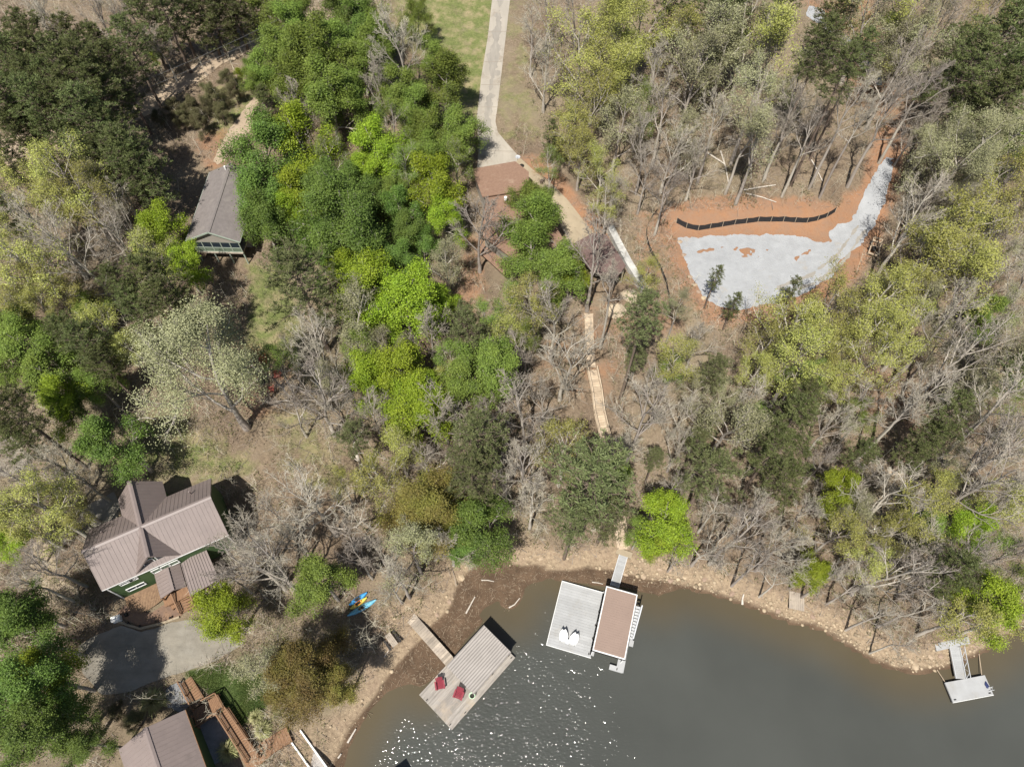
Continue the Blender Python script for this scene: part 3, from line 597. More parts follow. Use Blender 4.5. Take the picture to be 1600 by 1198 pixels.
q = [L4(*w) for w in ((760, 300, 3.7), (832, 288, 3.7), (884, 386, 2.9), (800, 408, 2.9), (752, 372, 2.9))]
MB().slab([(v[0], v[1], 3.55 - .0 * i) for i, v in enumerate(q)], .16).build('roof', 'shingle_brown', bh)
cx_ = sum(v[0] for v in q) / 5; cy_ = sum(v[1] for v in q) / 5
MB().prism([(cx_ + (v[0] - cx_) * .9, cy_ + (v[1] - cy_) * .9) for v in q], -3.0, 3.36).build('wall', 'grey_siding', bh)
q = [L4(*w) for w in ((752, 380, 2.2), (795, 412, 2.2), (788, 430, 2.2), (751, 396, 2.2))]
MB().slab([(v[0], v[1], 2.2) for v in q], .12).build('porch_roof', 'shingle_brown', bh)
q = [L4(*w) for w in ((890, 384, 2.4), (926, 364, 2.4), (948, 367, 2.4), (978, 415, 2.4), (962, 436, 2.4), (925, 424, 2.4))]
cp = MB().slab([(v[0], v[1], 2.4) for v in q], .16).build('carport_roof', 'shingle_umber', bh)
for v in q: MB().box((cx_ * .02 + v[0] * .98, v[1], .2), (.16, .16, 4.1)).build('carport_post', 'grey_wood_b', bh)
MB().tube(L4(790, 312, 4.2), tuple(Vector(L4(790, 312, 4.2)) + Vector((0, 0, .5))), .22, n=10).build('roof_vent', 'white_paint', bh)
dish = thing('satellite_dish', 'small pale satellite dish at the corner of the brown roof', 'dish', at(809, 249, zh + 4.0))
b_ = MB(); n = 14
for r_, zc in ((.02, 0), (.2, .03), (.38, .11)): b_.v += [(r_ * math.cos(6.283 * i / n), r_ * math.sin(6.283 * i / n), zc + .35) for i in range(n)]
for k in (0, 1): b_.f += [(k * n + i, k * n + (i + 1) % n, (k + 1) * n + (i + 1) % n, (k + 1) * n + i) for i in range(n)]
b_.build('reflector', 'aluminium', dish); MB().tube((0, 0, -.1), (0, 0, .36), .03).tube((0, -.3, .44), (0, 0, .7), .015).build('mast', 'black_iron', dish)

# ---- docks
def rect_of(pts, z):                                # measured corners -> best rectangle (origin corner, length dir)
    p = [at(x, y, z) for x, y in pts]; return p
def boards(parent, L, W, z, m, bw=.14, along='x', name='deck_boards', th=.04):
    b = MB(); n = int((W if along == 'x' else L) / bw)
    for i in range(n):
        c = (i + .5) / n
        if along == 'x': b.box((L / 2, c * W, z - th / 2), (L, W / n - .012, th))
        else: b.box((c * L, W / 2, z - th / 2), (L / n - .012, W, th))
    return b.build(name, m, parent)
pa, pb, pc = rect_of([(654,1086),(706,1140),(805,1027)], .5)
rzd = frame(pb, pc); Ld, Wd = (pc - pb).length, (pa - pb).length; d1 = thing('weathered_dock', 'weathered grey wooden dock with ribbed metal roof and two red chairs', 'dock', (pb.x, pb.y, 0), rzd)
boards(d1, Ld, Wd, .55, 'grey_wood', .15); MB().box((Ld / 2, Wd / 2, .33), (Ld - .03, Wd - .03, .32)).build('frame', 'grey_wood_b', d1)
for k in range(4):
    for j in (0, 1): MB().tube((1.0 + k * (Ld - 2) / 3, .7 + j * (Wd - 1.4), -.25), (1.0 + k * (Ld - 2) / 3 + .9, .7 + j * (Wd - 1.4), -.25), .3, n=10).build('float_drum', 'black_iron', d1)
rp = [loc2(pb, rzd, at(x, y, 3.1)) for x, y in ((697,1044),(755,976),(800,1019),(741,1081))]
x0, x1 = (rp[0][0] + rp[3][0]) / 2, (rp[1][0] + rp[2][0]) / 2; y0, y1 = (rp[2][1] + rp[3][1]) / 2, (rp[0][1] + rp[1][1]) / 2
rf = MB().slab([(x0, y0, 3.0), (x1, y0, 3.0), (x1, y1, 3.2), (x0, y1, 3.2)], .1).build('roof', 'dock_metal', d1); rb = MB(); n = 14
for i in range(n + 1):
    t = i / n; y = y0 + .03 + (y1 - y0 - .06) * t; rb.bar((x0, y, 3.03 + .2 * t), (x1, y, 3.03 + .2 * t), .1, .14)
rb.build('roof_ribs', 'dock_rib', rf)
for x in (x0 + .25, (x0 + x1) / 2, x1 - .25):
    for y in (y0 + .2, y1 - .2): MB().box((x, y, 1.75), (.14, .14, 2.5)).build('post', 'grey_wood_b', d1)
MB().bar((x0 + .25, y0 + .2, 2.85), (x1 - .25, y0 + .2, 2.85), .09, .18).bar((x0 + .25, y1 - .2, 3.03), (x1 - .25, y1 - .2, 3.03), .09, .18).build('beam', 'grey_wood_b', d1)
for x, y in ((.25, .5), (.25, Wd - 1.0), (Ld - .3, .3), (2.2, .15)): MB().box((x, y, .6), (.28, .07, .06)).box((x, y, .57), (.1, .1, .08)).build('cleat', 'black_iron', d1)
gA, gB = (at(628, 949, 1.1) , at(703.5, 1034, .75)); gwid = 1.2
gw = thing('wooden_gangway', 'grey plank gangway from the bank to the weathered dock', 'gangway', (gA.x, gA.y, 0), frame(gA, gB)); Lw = math.hypot(gB.x - gA.x, gB.y - gA.y)
b_ = MB(); n = int(Lw / .3)
for i in range(n): t = (i + .5) / n; b_.box((t * Lw, 0, 1.12 - .42 * t), (Lw / n - .015, gwid, .05))
b_.build('treads', 'grey_wood_b', gw); MB().bar((0, .55, .98), (Lw, .55, .58), .09, .24).bar((0, -.55, .98), (Lw, -.55, .58), .09, .24).build('beams', 'grey_wood_b', gw)
for x in (.4, Lw * .5): [MB().box((x, k_, .45), (.12, .12, 1.0)).build('post', 'grey_wood_b', gw) for k_ in (.5, -.5)]

p = [at(x, y, .5) for x, y in ((854,1007),(925,1028),(943,925),(879,909))]; rzw = frame(p[0], p[1]); Lq = ((p[1] - p[0]).length + (p[2] - p[3]).length) / 2; Wq = ((p[3] - p[0]).length + (p[2] - p[1]).length) / 2
d2 = thing('white_dock', 'pale composite dock with tan roof sundeck and two white chairs', 'dock', (p[0].x, p[0].y, 0), rzw)
boards(d2, Lq, Wq, .55, 'pale_deck', .3, along='x'); MB().box((Lq / 2, Wq / 2, .3), (Lq - .03, Wq - .03, .36)).build('frame', 'aluminium', d2)
b_ = MB()
for y in (-.02, Wq + .02): b_.box((Lq / 2, y, .5), (Lq + .1, .06, .16))
b_.box((-.02, Wq / 2, .5), (.06, Wq, .16)); b_.build('edge_trim', 'white_paint', d2)
r_ = [loc2(p[0], rzw, at(x, y, 3.4)) for x, y in ((926,1016),(975,1030),(998,929),(947,915))]; X0 = (r_[0][0] + r_[3][0]) / 2; X1 = (r_[1][0] + r_[2][0]) / 2; Y0 = (r_[0][1] + r_[1][1]) / 2; Y1 = (r_[2][1] + r_[3][1]) / 2
rf = MB().box(((X0 + X1) / 2, (Y0 + Y1) / 2, 3.3), (X1 - X0, Y1 - Y0, .2)).build('roof_frame', 'white_paint', d2)
b_ = MB(); n = 26
for i in range(n): b_.box(((X0 + X1) / 2, Y0 + .14 + (Y1 - Y0 - .28) * (i + .5) / n, 3.42), (X1 - X0 - .24, (Y1 - Y0 - .28) / n - .006, .04))
b_.build('roof_boards', 'tan_roof', rf)
b_ = MB()
for x in (X0 - .03, X1 + .03): b_.box((x, (Y0 + Y1) / 2, 3.3), (.05, Y1 - Y0 + .1, .26))
b_.box(((X0 + X1) / 2, Y0 - .03, 3.3), (X1 - X0, .05, .26)); b_.box(((X0 + X1) / 2, Y1 + .03, 3.3), (X1 - X0, .05, .26)); b_.build('dark_edge', 'black_iron', rf)
MB().box((X0 + .18, (Y0 + Y1) / 2, .42), (.5, Y1 - Y0, .26)).box((X1 - .05, (Y0 + Y1) / 2 - .4, .42), (.85, Y1 - Y0 + .9, .26)).box(((X0 + X1) / 2, Y1 - .35, .42), (X1 - X0, .9, .26)).box((X1 - .5, Y0 - .62, .422), (1.5, .55, .26)).build('slip_deck', 'pale_deck', d2)
for x in (X0 + .12, X1 - .12):
    for y in (Y0 + .15, (Y0 + Y1) / 2, Y1 - .15): MB().box((x, y, 1.85), (.12, .12, 2.7)).build('post', 'white_paint', d2)
st = MB()
for i in range(11): t = (i + .5) / 11; st.box((X1 + .34, Y1 - 1.2 - 3.2 * t, 3.3 - 2.75 * t), (.52, .26, .05))
st.bar((X1 + .06, Y1 - 1.2, 3.2), (X1 + .06, Y1 - 4.4, .5), .06, .22).bar((X1 + .62, Y1 - 1.2, 3.2), (X1 + .62, Y1 - 4.4, .5), .06, .22); st.build('roof_stairs', 'aluminium', d2)
railing(d2, [(X1 + .64, Y1 - 1.2, 3.25), (X1 + .64, Y1 - 4.4, .55)], .9, m='aluminium', pick='aluminium', gap=.6, post=.05)
MB().box((X1 + .42, Y1 - 4.75, .5), (.9, .7, .1)).build('stair_landing', 'pale_deck', d2)
for x, y in ((Lq - .3, .35), (Lq - .25, 2.1), (Lq - .25, 3.6), (Lq - .2, 5.2), (X1 - .4, Y0 - .65)): MB().box((x, y, .6), (.07, .26, .06)).box((x, y, .57), (.1, .1, .06)).build('cleat', 'black_iron', d2)
gA, gB = at(974, 868, 1.3), at(960, 916, .75); Lw = math.hypot(gB.x - gA.x, gB.y - gA.y); gw = thing('aluminium_gangway', 'pale grey gangway between the boardwalk landing and the white dock', 'gangway', (gA.x, gA.y, 0), frame(gA, gB))
b_ = MB(); n = 22
for i in range(n): t = (i + .5) / n; b_.box((t * Lw, 0, 1.32 - .55 * t), (Lw / n - .006, .95, .04))
b_.build('deck_boards', 'pale_deck', gw); MB().bar((0, .5, 1.3), (Lw, .5, .75), .06, .22).bar((0, -.5, 1.3), (Lw, -.5, .75), .06, .22).build('beams', 'aluminium', gw)
MB().box((-.35, 0, 1.2), (.75, 1.9, .3)).build('abutment', 'tan_concrete', gw); [MB().box((-.35, k_, .55), (.14, .14, 1.1)).build('post', 'tan_wood', gw) for k_ in (.6, -.6)]

p = [at(x, y, .5) for x, y in ((1489,1097),(1552,1085),(1539,1054),(1476,1066))]; rz5 = frame(p[0], p[1]); L5 = (p[1] - p[0]).length; sh = loc2(p[0], rz5, p[3]); W5 = abs(sh[1])
d3 = thing('small_white_dock', 'small pale floating dock at the far right shore', 'dock', (p[0].x, p[0].y, 0), rz5)
MB().prism([(0, 0), (L5, 0), (L5 + sh[0], W5), (sh[0], W5)], .38, .55).build('deck', 'pale_deck', d3); MB().prism([(.05, .05), (L5 - .05, .05), (L5 + sh[0] - .05, W5 - .05), (sh[0] + .05, W5 - .05)], -.2, .37).build('float', 'black_iron', d3)
MB().box((L5 * .5, -.03, .47), (L5, .05, .2)).build('edge_trim', 'white_paint', d3)
for x, y in ((.3, .22), (L5 - .35, .22)): MB().box((x, y, .62), (.26, .08, .07)).box((x, y, .58), (.1, .1, .08)).build('cleat', 'black_iron', d3)
la = MB()
for k in (-.16, .16): la.tube((L5 + .1, .6 + k, -.3), (L5 + .1, .6 + k, .9), .025).tube((L5 + .1, .6 + k, .9), (L5 - .35, .6 + k, .6), .025)
for k in range(4): la.tube((L5 + .1, .44, -.2 + k * .28), (L5 + .1, .76, -.2 + k * .28), .025)
la.build('swim_ladder', 'aluminium', d3)
gA, gB = at(1491, 1010, 1.0), at(1501, 1060, .65); Lw = math.hypot(gB.x - gA.x, gB.y - gA.y); gw = thing('white_gangway', 'pale gangway with a side truss leading to the far right dock', 'gangway', (gA.x, gA.y, 0), frame(gA, gB))
b_ = MB(); n = 16
for i in range(n): t = (i + .5) / n; b_.box((t * Lw, 0, 1.05 - .38 * t), (Lw / n - .006, 1.0, .04))
b_.build('deck_boards', 'pale_deck', gw); b_ = MB().bar((0, .55, 1.05), (Lw, .55, .7), .07, .2).bar((0, -.55, 1.05), (Lw, -.55, .7), .07, .2).bar((.1, .6, 1.95), (Lw, .6, 1.55), .06, .06)
for k in range(6): t0, t1 = k / 6, (k + 1) / 6; b_.bar((t0 * Lw, .58, 1.05 - .35 * t0 + (.9 if k % 2 else 0)), (t1 * Lw, .58, 1.05 - .35 * t1 + (0 if k % 2 else .9)), .045, .045)
b_.build('truss', 'aluminium', gw)
la_ = [at(x, y, 1.05) for x, y in ((1461,1005),(1463,1017),(1516,1005),(1513,994))]; pl = thing('shore_landing', 'pale concrete landing pad at the head of the far right gangway', 'landing', (la_[0].x, la_[0].y, 0))
MB().prism([(v.x - la_[0].x, v.y - la_[0].y) for v in la_], .75, 1.05).build('slab', 'pale_deck', pl); [MB().box((*k_, .35), (.14, .14, .9)).build('post', 'grey_wood_b', pl) for k_ in ((.4, -.25), (3.4, .4))]
for a_, b2, w_ in (((1463,1046),(1476,1064),'left'), ((1529,1021),(1534,1054),'right')):
    u = G(*a_); v = at(*b2, .55); tag(MB().tube((0, 0, .15), tuple(v - Vector((u.x, u.y, 0))), .045, n=6).build('mooring_pole', 'tan_wood', None, (u.x, u.y, 0)), f'thin pale mooring pole on the {w_} side of the far right gangway', 'pole')

# dock beyond the lower edge (its roof shades the water) and its ramp
q0 = at(548, 1262, 3.0); d4 = thing('ramp_dock', 'dock at the bottom edge whose roof shades the water', 'dock', (q0.x, q0.y, 0), math.radians(35))
MB().box((2.6, -2.2, .45), (6, 4.4, .25)).build('deck', 'grey_wood_b', d4); MB().box((2.4, -2.0, 3.0), (5.4, 4.0, .14)).build('roof', 'dock_metal', d4)
for x in (.1, 4.8):
    for y in (-.3, -3.7): MB().box((x, y, 1.7), (.14, .14, 2.5)).build('post', 'grey_wood_b', d4)
gA, gB = at(462, 1148, 1.3), at(515, 1222, .7); Lw = math.hypot(gB.x - gA.x, gB.y - gA.y); gw = thing('white_railed_ramp', 'white-railed ramp descending to the water at the bottom edge', 'ramp', (gA.x, gA.y, 0), frame(gA, gB))
b_ = MB(); n = 22
for i in range(n): t = (i + .5) / n; b_.box((t * Lw, 0, 1.3 - .6 * t), (Lw / n - .006, 1.1, .04))
b_.build('deck_boards', 'dock_metal', gw)
for s_ in (-1, 1): MB().bar((0, s_ * .66, 1.5), (Lw, s_ * .66, .92), .16, .45).build('side_rail', 'white_paint', gw)
for k in (.25, .6): MB().bar((k * Lw, -.6, 1.3 - .6 * k + .05), (k * Lw + .5, .0, 1.3 - .6 * k + .05), .05, .04).build('cable', 'black_iron', gw)
MB().box((-.6, 0, 1.1), (1.1, 1.7, .5)).build('abutment', 'tan_concrete', gw)

# ---- boardwalk down the slope
def walkway(name, label, pts, w, m, up, rails=False, seg=.32, railm='tan_wood', z_over=None):
    P0 = [G(x, y, up) for x, y in pts]; t = thing(name, label, 'boardwalk', (P0[0].x, P0[0].y, P0[0].z - up)); o = Vector((P0[0].x, P0[0].y, P0[0].z - up)); b = MB(); rl_ = [[], []]
    for i, (A, B) in enumerate(zip(P0[:-1], P0[1:])):
        L = math.hypot(B.x - A.x, B.y - A.y); n = max(1, int(L / seg)); rz_ = frame(A, B); sd = Vector((-math.sin(rz_), math.cos(rz_), 0)) * (w / 2 + .03)
        for k in range(n): q = A.lerp(B, (k + .5) / n) - o; b.box((q.x, q.y, q.z), (L / n - .012, w, .05), rz_)
        for s_, lst in ((1, 0), (-1, 1)): rl_[lst] += [A + sd * s_ - o, B + sd * s_ - o]
    b.build('treads', m, t); st_ = MB()
    for l in rl_:
        for u, v in zip(l[::2], l[1::2]): st_.bar(u - Vector((0, 0, .16)), v - Vector((0, 0, .16)), .08, .26)
        for u in l[::2]: st_.box((u.x, u.y, u.z - .5), (.12, .12, 1.0))
    st_.build('beams', railm, t)
    if rails:
        for l in rl_:
            r = MB()
            for u, v in zip(l[::2], l[1::2]):
                r.bar(u + Vector((0, 0, .95)), v + Vector((0, 0, .95)), .14, .05); n = max(1, int((v - u).length / 1.5))
                for k in range(n + 1): q = u.lerp(v, k / n); r.box((q.x, q.y, q.z + .47), (.1, .1, .95))
                r.bar(u + Vector((0, 0, .5)), v + Vector((0, 0, .5)), .04, .09)
            r.build('railing', railm, t)
    return t
walkway('upper_boardwalk', 'pale straight upper boardwalk below the carport, without railings', [(920, 490), (921, 530), (924, 574)], 1.05, 'tan_wood', .35)
walkway('railed_boardwalk', 'railed wooden stair boardwalk winding down through the bare trees', [(925, 578), (932, 612), (936, 645), (947, 692), (957, 745), (965, 795), (970, 832), (973, 858)], 1.15, 'tan_wood', .45, True)
# ---- wooden stairs at the bottom left
ws = thing('wooden_stairs', 'brown wooden stairs with landing and black-picket railings above the metal-roofed shed', 'stairs', G(320, 1110)); ow = Vector(ws.location)
def Lw_(px, py, z): p_ = at(px, py, z); return Vector((p_.x - ow.x, p_.y - ow.y, z - ow.z))
zt = G(292, 1060).z + .1; zl = G(325, 1108).z + .75; zbm = G(395, 1188).z + .55
stairs(ws, Lw_(290, 1062, zt), Lw_(313, 1100, zl), 1.1, 11, 'brown_wood')
b_ = MB(); c0, c1, c2, c3 = Lw_(301, 1110, zl), Lw_(340, 1084, zl), Lw_(352, 1106, zl), Lw_(308, 1136, zl)
for i in range(18): u0, u1 = i / 18, (i + .93) / 18; b_.slab([c0.lerp(c1, u0), c0.lerp(c1, u1), c3.lerp(c2, u1), c3.lerp(c2, u0)], .06)
b_.build('landing', 'brown_wood', ws)
for q in (c0, c1, c2, c3): MB().box((q.x, q.y, q.z - .7), (.14, .14, 1.4)).build('post', 'brown_wood', ws)
stairs(ws, Lw_(348, 1110, zl - .1), Lw_(398, 1186, zbm), 1.15, 22, 'brown_wood')
railing(ws, [Lw_(282, 1066, zt), Lw_(304, 1108, zl)], .9); railing(ws, [c0.lerp(c3, .35), c3], .9); railing(ws, [c3, c2.lerp(c3, .22)], .9, gap=.5); railing(ws, [c1, Lw_(314, 1098, zl)], .9, gap=.5); railing(ws, [c1, c2], .9)
railing(ws, [Lw_(341, 1116, zl - .1), Lw_(388, 1190, zbm)], .9); railing(ws, [Lw_(355, 1106, zl - .1), Lw_(407, 1182, zbm)], .9)
walkway('brown_walkway', 'brown plank walkway between the wooden stairs and the white-railed ramp', [(384, 1196), (420, 1166), (452, 1146)], 1.5, 'brown_wood', .45, railm='brown_wood')

# ---- silt fences
def silt(label, pts, h, lean):
    g = [G(x, y) for x, y in pts]; t = thing('silt_fence', label, 'fence', g[0]); o = g[0]
    for i, (a_, c_) in enumerate(zip(g[:-1], g[1:])):
        A, B = a_ - o, c_ - o; n_ = Vector((lean[0], lean[1], 0)); mid_ = (A + B) / 2 + Vector((0, 0, -.04)); up1 = Vector((0, 0, h)) + n_
        b = MB(); th = Vector((.012, .02, 0)); sag = Vector((0, 0, -.07))
        vs = [A, mid_, B, B + up1, mid_ + up1 + sag, A + up1]; vs = [v - Vector((0, 0, .05)) for v in vs]
        b.add(vs + [v + th for v in vs], [(0,1,4,5), (1,2,3,4), (11,10,7,6), (10,9,8,7), (0,6,7,1), (1,7,8,2), (2,8,9,3), (3,9,10,4), (4,10,11,5), (5,11,6,0)]); b.build('fabric_panel', 'black_cloth', t)
    for p_ in g: A = p_ - o; MB().bar(A - Vector((0, 0, .2)), A + Vector((lean[0] * 1.1, lean[1] * 1.1 - .04, h * 1.12)), .06, .06).build('stake', 'stake_wood', t)
Z8 = lambda pts: [(980 + x / 3.636, 180 + y / 3.636) for x, y in pts]
silt('long black silt fence across the red clay above the gravel pad', Z8([(278,612),(335,642),(402,656),(470,645),(540,634),(610,622),(675,615),(742,606),(815,606),(885,605),(952,610),(1020,612),(1080,600),(1132,582),(1180,552)]), .95, (.0, .18))
silt('thin black silt fence running downhill left of the gravel pad', Z8([(168,548),(132,590),(108,650),(106,705),(134,785),(188,875),(218,955),(237,1045),(240,1125)]), .7, (.06, .05))
# ---- white wall and stones by the carport
g = [G(x, y) for x, y in ((952, 360), (966, 388), (982, 418), (996, 440), (1006, 458))]; t = thing('white_wall', 'long white retaining wall right of the carport roof', 'wall', g[0]); o = g[0]
for a_, c_ in zip(g[:-1], g[1:]):
    A, B = a_ - o, c_ - o; MB().bar(A + Vector((0, 0, .35)), B.lerp(A, .01) + Vector((0, 0, .35)), .95, 1.5).build('wall_panel', 'white_wall', t)
def rock_mesh(seed, sub=1):
    import bmesh
    rr_ = random.Random(seed); bm = bmesh.new(); bmesh.ops.create_icosphere(bm, subdivisions=sub, radius=1)
    for v in bm.verts: v.co *= rr_.uniform(.72, 1.15); v.co.z *= .62
    me_ = bpy.data.meshes.new('rock'); bm.to_mesh(me_); bm.free(); return me_
RM = [rock_mesh(i) for i in range(6)]
for r in RM: r.materials.append(M['rock'])
for (px, py, r, lab) in ((962, 486, 1.5, 'big round tan boulder below the carport'), (984, 462, 1.3, 'tan boulder at the foot of the white wall'), (1010, 448, .6, 'small boulder at the end of the white wall')):
    me_ = rock_mesh(px, 2); me_.materials.append(M['boulder']); o = tag(link(bpy.data.objects.new('boulder', me_)), lab, 'boulder'); o.location = G(px, py); o.scale = (r, r, r * .7)
# ================================================================== trees
def rot_axis(v, axis, ang):
    axis = axis / (np.linalg.norm(axis) + 1e-9)
    return v * math.cos(ang) + np.cross(axis, v) * math.sin(ang) + axis * (axis @ v) * (1 - math.cos(ang))
def grow(rng, kind):
    """limbs of one crown, fork at the origin, as polylines: list of (level, points, r0, r1)"""
    out = []
    spec = {'full': dict(limbs=10, kids=(7, 6), ang=(.75, .75), up=.25), 'sparse': dict(limbs=9, kids=(7, 6), ang=(.65, .7), up=.35),
            'bare': dict(limbs=9, kids=(7, 6, 4), ang=(.55, .65, .7), up=.35)}[kind]
    def branch(p, d, L, r, lev):
        n = 5 if lev == 0 else (4 if lev == 1 else (3 if lev == 2 else 2)); pts = [p]
        d = d.copy()
        for i in range(n):
            d = d + rng.normal(0, (.10 if kind == 'bare' else .16) + .04 * lev, 3) + np.array([0, 0, spec['up'] * .22]); d /= np.linalg.norm(d)
            p = p + d * (L / n); pts.append(p)
        out.append((lev, np.array(pts), r, r * (.35 if lev < 3 else .5)))
        if lev - 1 < len(spec['kids']) - 0 and lev <= len(spec['kids']) - (0):
            if lev >= 1 and lev - 1 >= len(spec['kids']): return
            k = spec['kids'][lev - 1] if lev >= 1 else 0
            az = rng.uniform(0, 6.28)
            for j in range(k):
                t = .25 + .75 * (j + rng.uniform(.2, .9)) / k; f = t * n; i = min(int(f), n - 1)
                q = pts[i] + (pts[i + 1] - pts[i]) * (f - i); dd = pts[i + 1] - pts[i]; dd = dd / np.linalg.norm(dd)
                ax = np.cross(dd, rng.normal(0, 1, 3)); az += 2.4
                ax = rot_axis(ax, dd, az); a = spec['ang'][min(lev - 1, len(spec['ang']) - 1)] * rng.uniform(.7, 1.3)
                branch(q, rot_axis(dd, ax, a), L * rng.uniform(.38, .6) * (1.15 - .5 * t), r * .42, lev + 1)
    # leader
    CH = {'full': 8.2, 'sparse': 9.5, 'bare': 10.5}[kind]
    p = np.zeros(3); d = np.array([rng.normal(0, .08), rng.normal(0, .08), 1.0]); lead = [p]; n = 7
    for i in range(n):
        d = d + np.append(rng.normal(0, .1, 2), .12); d /= np.linalg.norm(d); p = p + d * CH * .82 / n; lead.append(p)
    lead = np.array(lead); out.append((0, lead, .15, .035))
    az = rng.uniform(0, 6.28)
    for j in range(spec['limbs']):
        t = .02 + .9 * (j / spec['limbs']) ** 1.05; f = t * n; i = min(int(f), n - 1); q = lead[i] + (lead[i + 1] - lead[i]) * (f - i)
        az += 2.4 + rng.normal(0, .3); el = {'full': .45, 'sparse': .6, 'bare': .8}[kind] + .5 * t + rng.normal(0, .12)
        dd = np.array([math.cos(az) * math.cos(el), math.sin(az) * math.cos(el), math.sin(el)])
        branch(q, dd, (4.1 if kind == 'full' else 4.6) * (1.0 - .62 * t) * rng.uniform(.85, 1.15), .085 * (1 - .5 * t), 1)
    return out, CH
def tubes(polys, sides):
    V = []; Q = []; base = 0
    for pts, r0, r1 in polys:
        n = len(pts); t = np.gradient(pts, axis=0); t /= np.linalg.norm(t, axis=1)[:, None] + 1e-9
        ref = np.array([.31, .77, .55]); e = np.cross(t, ref); e /= np.linalg.norm(e, axis=1)[:, None] + 1e-9; g = np.cross(t, e)
        r = np.linspace(r0, r1, n)[:, None]; a = np.arange(sides) * 2 * math.pi / sides
        ring = pts[:, None, :] + (e[:, None, :] * np.cos(a)[None, :, None] + g[:, None, :] * np.sin(a)[None, :, None]) * r[:, None, :]
        V.append(ring.reshape(-1, 3)); i = np.arange(n - 1)[:, None] * sides; k = np.arange(sides)[None, :]; k2 = (k + 1) % sides
        Q.append(np.stack([i + k, i + k2, i + sides + k2, i + sides + k], 2).reshape(-1, 4) + base); base += n * sides
    return np.vstack(V), np.vstack(Q)
def merge(parts):
    V = []; Q = []; b = 0
    for v, q in parts: V.append(v); Q.append(q + b); b += len(v)
    return np.vstack(V), np.vstack(Q)
def leaves(rng, C, Nn, size, asp=1.0):
    n = len(C); Nn = Nn / (np.linalg.norm(Nn, axis=1)[:, None] + 1e-9)
    t = np.cross(Nn, rng.normal(0, 1, (n, 3))); t /= np.linalg.norm(t, axis=1)[:, None] + 1e-9; u = np.cross(Nn, t)
    s = (size * rng.uniform(.65, 1.35, n))[:, None]
    fold = Nn * s * .18
    V = np.stack([C - t * s, C - u * s * asp * .62 + fold, C + t * s, C + u * s * asp * .62 + fold], 1).reshape(-1, 3)
    return V, np.arange(4 * n).reshape(n, 4)
REF_R = 3.5
def crown_meshes(kind, seed, per_twig, size, spread):
    rng = np.random.default_rng(seed); br, CH = grow(rng, kind)
    ends = np.array([b[1][-1] for b in br if b[0] >= 2]); rad = np.percentile(np.hypot(ends[:, 0] , ends[:, 1]), 93); kz = CH / np.percentile(ends[:, 2], 99)
    S = np.array([REF_R / rad, REF_R / rad, kz]); br = [(l, p * S, a, b) for l, p, a, b in br]
    limb = merge([tubes([(p, a, b) for l, p, a, b in br if l == 0], 7), tubes([(p, max(a, .03), max(b, .018)) for l, p, a, b in br if l == 1], 5), tubes([(p, max(a, .022), max(b, .014)) for l, p, a, b in br if l == 2], 4)])
    tw = [(p, .014 if kind != 'bare' else .0135, .009 if kind != 'bare' else .008) for l, p, a, b in br if l >= 3]
    if kind == 'bare':
        tv = tubes(tw, 3); return np_mesh('limbs', *limb, []), np_mesh('twigs', *tv, []), CH
    limb = merge([limb, tubes(tw, 3)])
    C = []
    for l, p, a, b in br:
        if l < 3: continue
        k = rng.poisson(per_twig)
        if k == 0: continue
        t = rng.uniform(.15, 1.08, k)[:, None]; C.append(p[0] + (p[-1] - p[0]) * t + rng.normal(0, spread, (k, 3)) * np.array([1, 1, .7]))
    C = np.vstack(C); cen = np.array([0, 0, CH * .45]); outw = C - cen; outw /= np.linalg.norm(outw, axis=1)[:, None] + 1e-9
    Nn = outw * .7 + np.array([0, 0, .7]) + rng.normal(0, .62, C.shape)
    return np_mesh('limbs', *limb, []), np_mesh('foliage', *leaves(rng, C, Nn, size), []), CH
